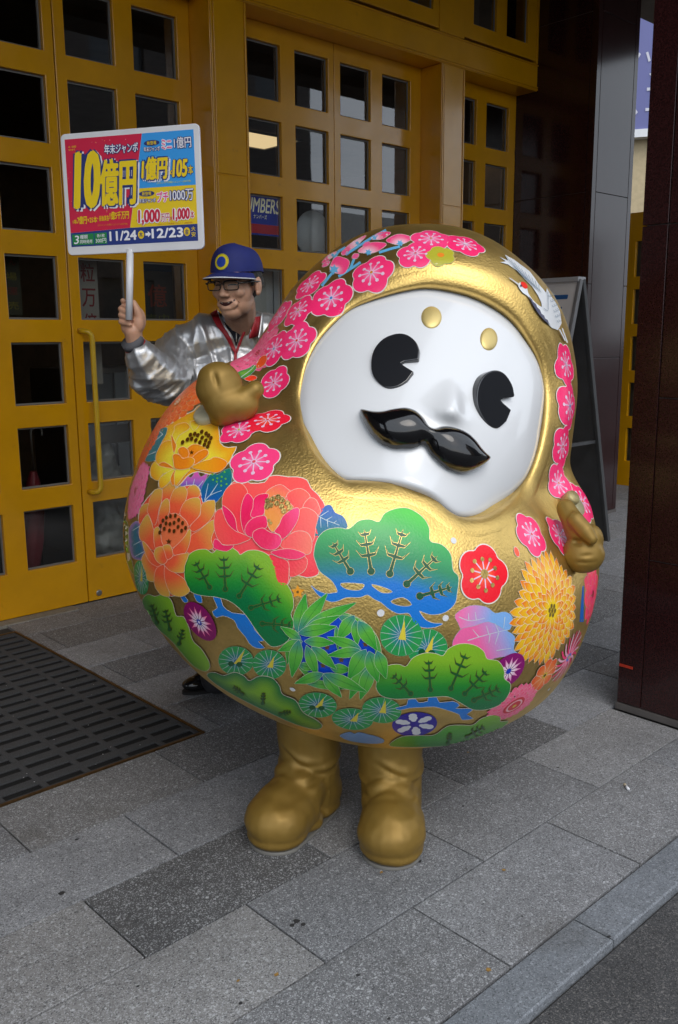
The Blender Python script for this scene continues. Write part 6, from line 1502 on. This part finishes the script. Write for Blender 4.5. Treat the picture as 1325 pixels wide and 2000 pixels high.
patch([(0, .869), (.478, .849), (1, .846), (1, 1), (0, 1)], '#16307e', .0004); patch([(.012, .885), (.185, .882), (.185, .985), (.012, .985)], '#14823e', .0008); patch([(.192, .882), (.290, .880), (.290, .985), (.192, .985)], '#14823e', .0008)
def ptxt(t, u0, u1, v0, v1, col, l=.002, bold=.02, shear=0., outl=None, ow=.0035, shadow=None):
    w_, h_ = (u1-u0)*W2, (v1-v0)*H2; o_ = uv((u0+u1)/2, (v0+v1)/2)
    if shadow: put_text(t, w_, h_, o_+pu*.005-pv*.004, pu, pv, pn3, flat(shadow, .45), sh_, bold=bold+.05, shear=shear, lift=l-.0010, grow=ow)
    if outl: put_text(t, w_, h_, o_, pu, pv, pn3, flat(outl, .45), sh_, bold=bold+.045, shear=shear, lift=l-.0005, grow=ow)
    put_text(t, w_, h_, o_, pu, pv, pn3, flat(col, .45), sh_, bold=bold, shear=shear, lift=l)
YL, NV, WH = '#efcf06', '#1a2c72', '#ececf2'
ptxt('10', .040, .275, .115, .655, YL, .0030, .075, .22, NV, .005, WH); ptxt('億円', .262, .560, .205, .640, YL, .0030, .045, .18, NV, .005, WH)
ptxt('年末ジャンボ', .312, .575, .075, .165, WH, .0024, .03, 0, NV, .002); ptxt('1等・前後賞', .028, .090, .062, .082, YL, bold=.0); ptxt('合わせて', .028, .080, .090, .108, YL, bold=.0)
ptxt('1等', .026, .058, .745, .785, YL); ptxt('7億円', .062, .142, .715, .79, YL, bold=.03, shear=.15); ptxt('×25本', .145, .222, .725, .785, YL); ptxt('・前後賞各', .226, .318, .722, .772, YL); ptxt('1億5千万円', .322, .478, .690, .765, YL, bold=.03, shear=.15)
ptxt('(25ユニットの場合 1ユニット2,000万枚)', .225, .462, .800, .822, '#e0941a', bold=.0)
def oval(u, v, ru, rv, h, l): return MB().add([uv(u+ru*math.cos(a), v+rv*math.sin(a), l) for a in np.linspace(0, 2*math.pi, 28, endpoint=False)], [list(range(28))]).build('oval', flat(h, .45), sh_, fix=False)
for (u, v) in ((.680, .092), (.622, .545)): oval(u, v, .060, .026, NV, .0010); ptxt('新登場', u-.036, u+.036, v-.017, v+.017, YL, .0016, .02)
ptxt('年末ジャンボ', .618, .742, .125, .168, WH, outl=NV, ow=.001); ptxt('ミニ', .755, .832, .070, .160, '#e8649a', outl=WH, ow=.002, bold=.03); ptxt('1億円', .850, .980, .058, .158, WH, outl=NV, ow=.002, bold=.02)
ptxt('1億円', .588, .800, .215, .425, YL, .003, .06, .2, NV, .004, WH); ptxt('×', .802, .826, .345, .395, YL, outl=NV, ow=.001); ptxt('105', .826, .948, .255, .415, YL, .0026, .07, .2, NV, .0025); ptxt('本', .948, .985, .315, .400, YL, outl=NV, ow=.0015)
ptxt('1等', .572, .585, .355, .375, '#1f6aa8', bold=0); ptxt('(10ユニットの場合 1ユニット1,000万枚)', .705, .965, .445, .468, '#d8e04a', bold=0.)
ptxt('年末ジャンボ', .562, .690, .588, .630, WH, outl=NV, ow=.001); ptxt('プチ', .700, .790, .535, .632, '#e83a8a', outl=WH, ow=.002, bold=.03); ptxt('1000万', .800, .980, .525, .630, WH, outl=NV, ow=.002, bold=.02)
ptxt('1,000', .545, .720, .690, .830, '#c8123a', .0026, .07, .08, WH, .0025); ptxt('万円', .722, .790, .735, .812, '#c8123a', outl=WH, ow=.0015); ptxt('×', .792, .812, .765, .800, '#c8123a'); ptxt('1,000', .815, .948, .695, .815, '#c8123a', .0026, .07, .08, WH, .0025); ptxt('本', .950, .980, .725, .795, '#c8123a', outl=WH, ow=.0015)
ptxt('1等', .530, .543, .775, .795, '#c8123a', bold=0); ptxt('(10ユニットの場合 1ユニット1,000万枚)', .700, .965, .823, .840, '#b04018', bold=0.)
ptxt('3', .025, .068, .895, .975, WH, bold=.03, shear=.15); ptxt('種類', .075, .140, .892, .930, WH, shear=.15); ptxt('同時発売', .072, .175, .938, .974, WH, shear=.15)
ptxt('各1枚', .212, .275, .890, .922, WH); ptxt('300円', .200, .285, .932, .975, WH)
ptxt('11/24', .312, .528, .872, .965, WH, bold=.08); ptxt('12/23', .645, .890, .868, .960, WH, bold=.08)
oval(.562, .918, .024, .038, YL, .0010); ptxt('木', .547, .577, .893, .943, NV); oval(.918, .912, .024, .040, YL, .0010); ptxt('金', .903, .933, .887, .937, NV)
patch([(.596, .905), (.616, .905), (.616, .888), (.640, .917), (.616, .946), (.616, .929), (.596, .929)], WH, .0012, 'arrow'); ptxt('大', .952, .985, .868, .910, YL); ptxt('安', .952, .985, .918, .962, YL)
srnd = random.Random(5)
for i in range(16):                                                     # sparkles on the red field
    u, v = srnd.uniform(.02, .5), srnd.choice([srnd.uniform(.03, .10), srnd.uniform(.66, .70), srnd.uniform(.1, .6)]); u = u if .1 < v < .62 and False else (u if v < .12 or v > .64 else srnd.uniform(.006, .035))
    q = srnd.uniform(.002, .006); MB().add([uv(u+(q if k % 2 == 0 else q*.3)*math.cos(k*math.pi/4), v+(q if k % 2 == 0 else q*.3)*1.1*math.sin(k*math.pi/4), .0008) for k in range(8)], [list(range(8))]).build('sparkle', flat(['#f0c83a', '#f0d0dc'][i % 2]), sh_, fix=False)
bot = on_d(252.5, 625, 3.055); tp_ = ctr_-pv*(PHt/2+.004)-pu*PWd*.03
tp_ = on_d(254.5, 494, 3.062)
MB().tube([bot, tp_+(tp_-bot)*.05], .0115, 18).build('pole', M['white'], pl)
MB().obox(tp_-pn3*.014+pv*.07, pu, pv, pn3, .02, .05, .006).build('clip', M['white'], pl, bevel=.002)
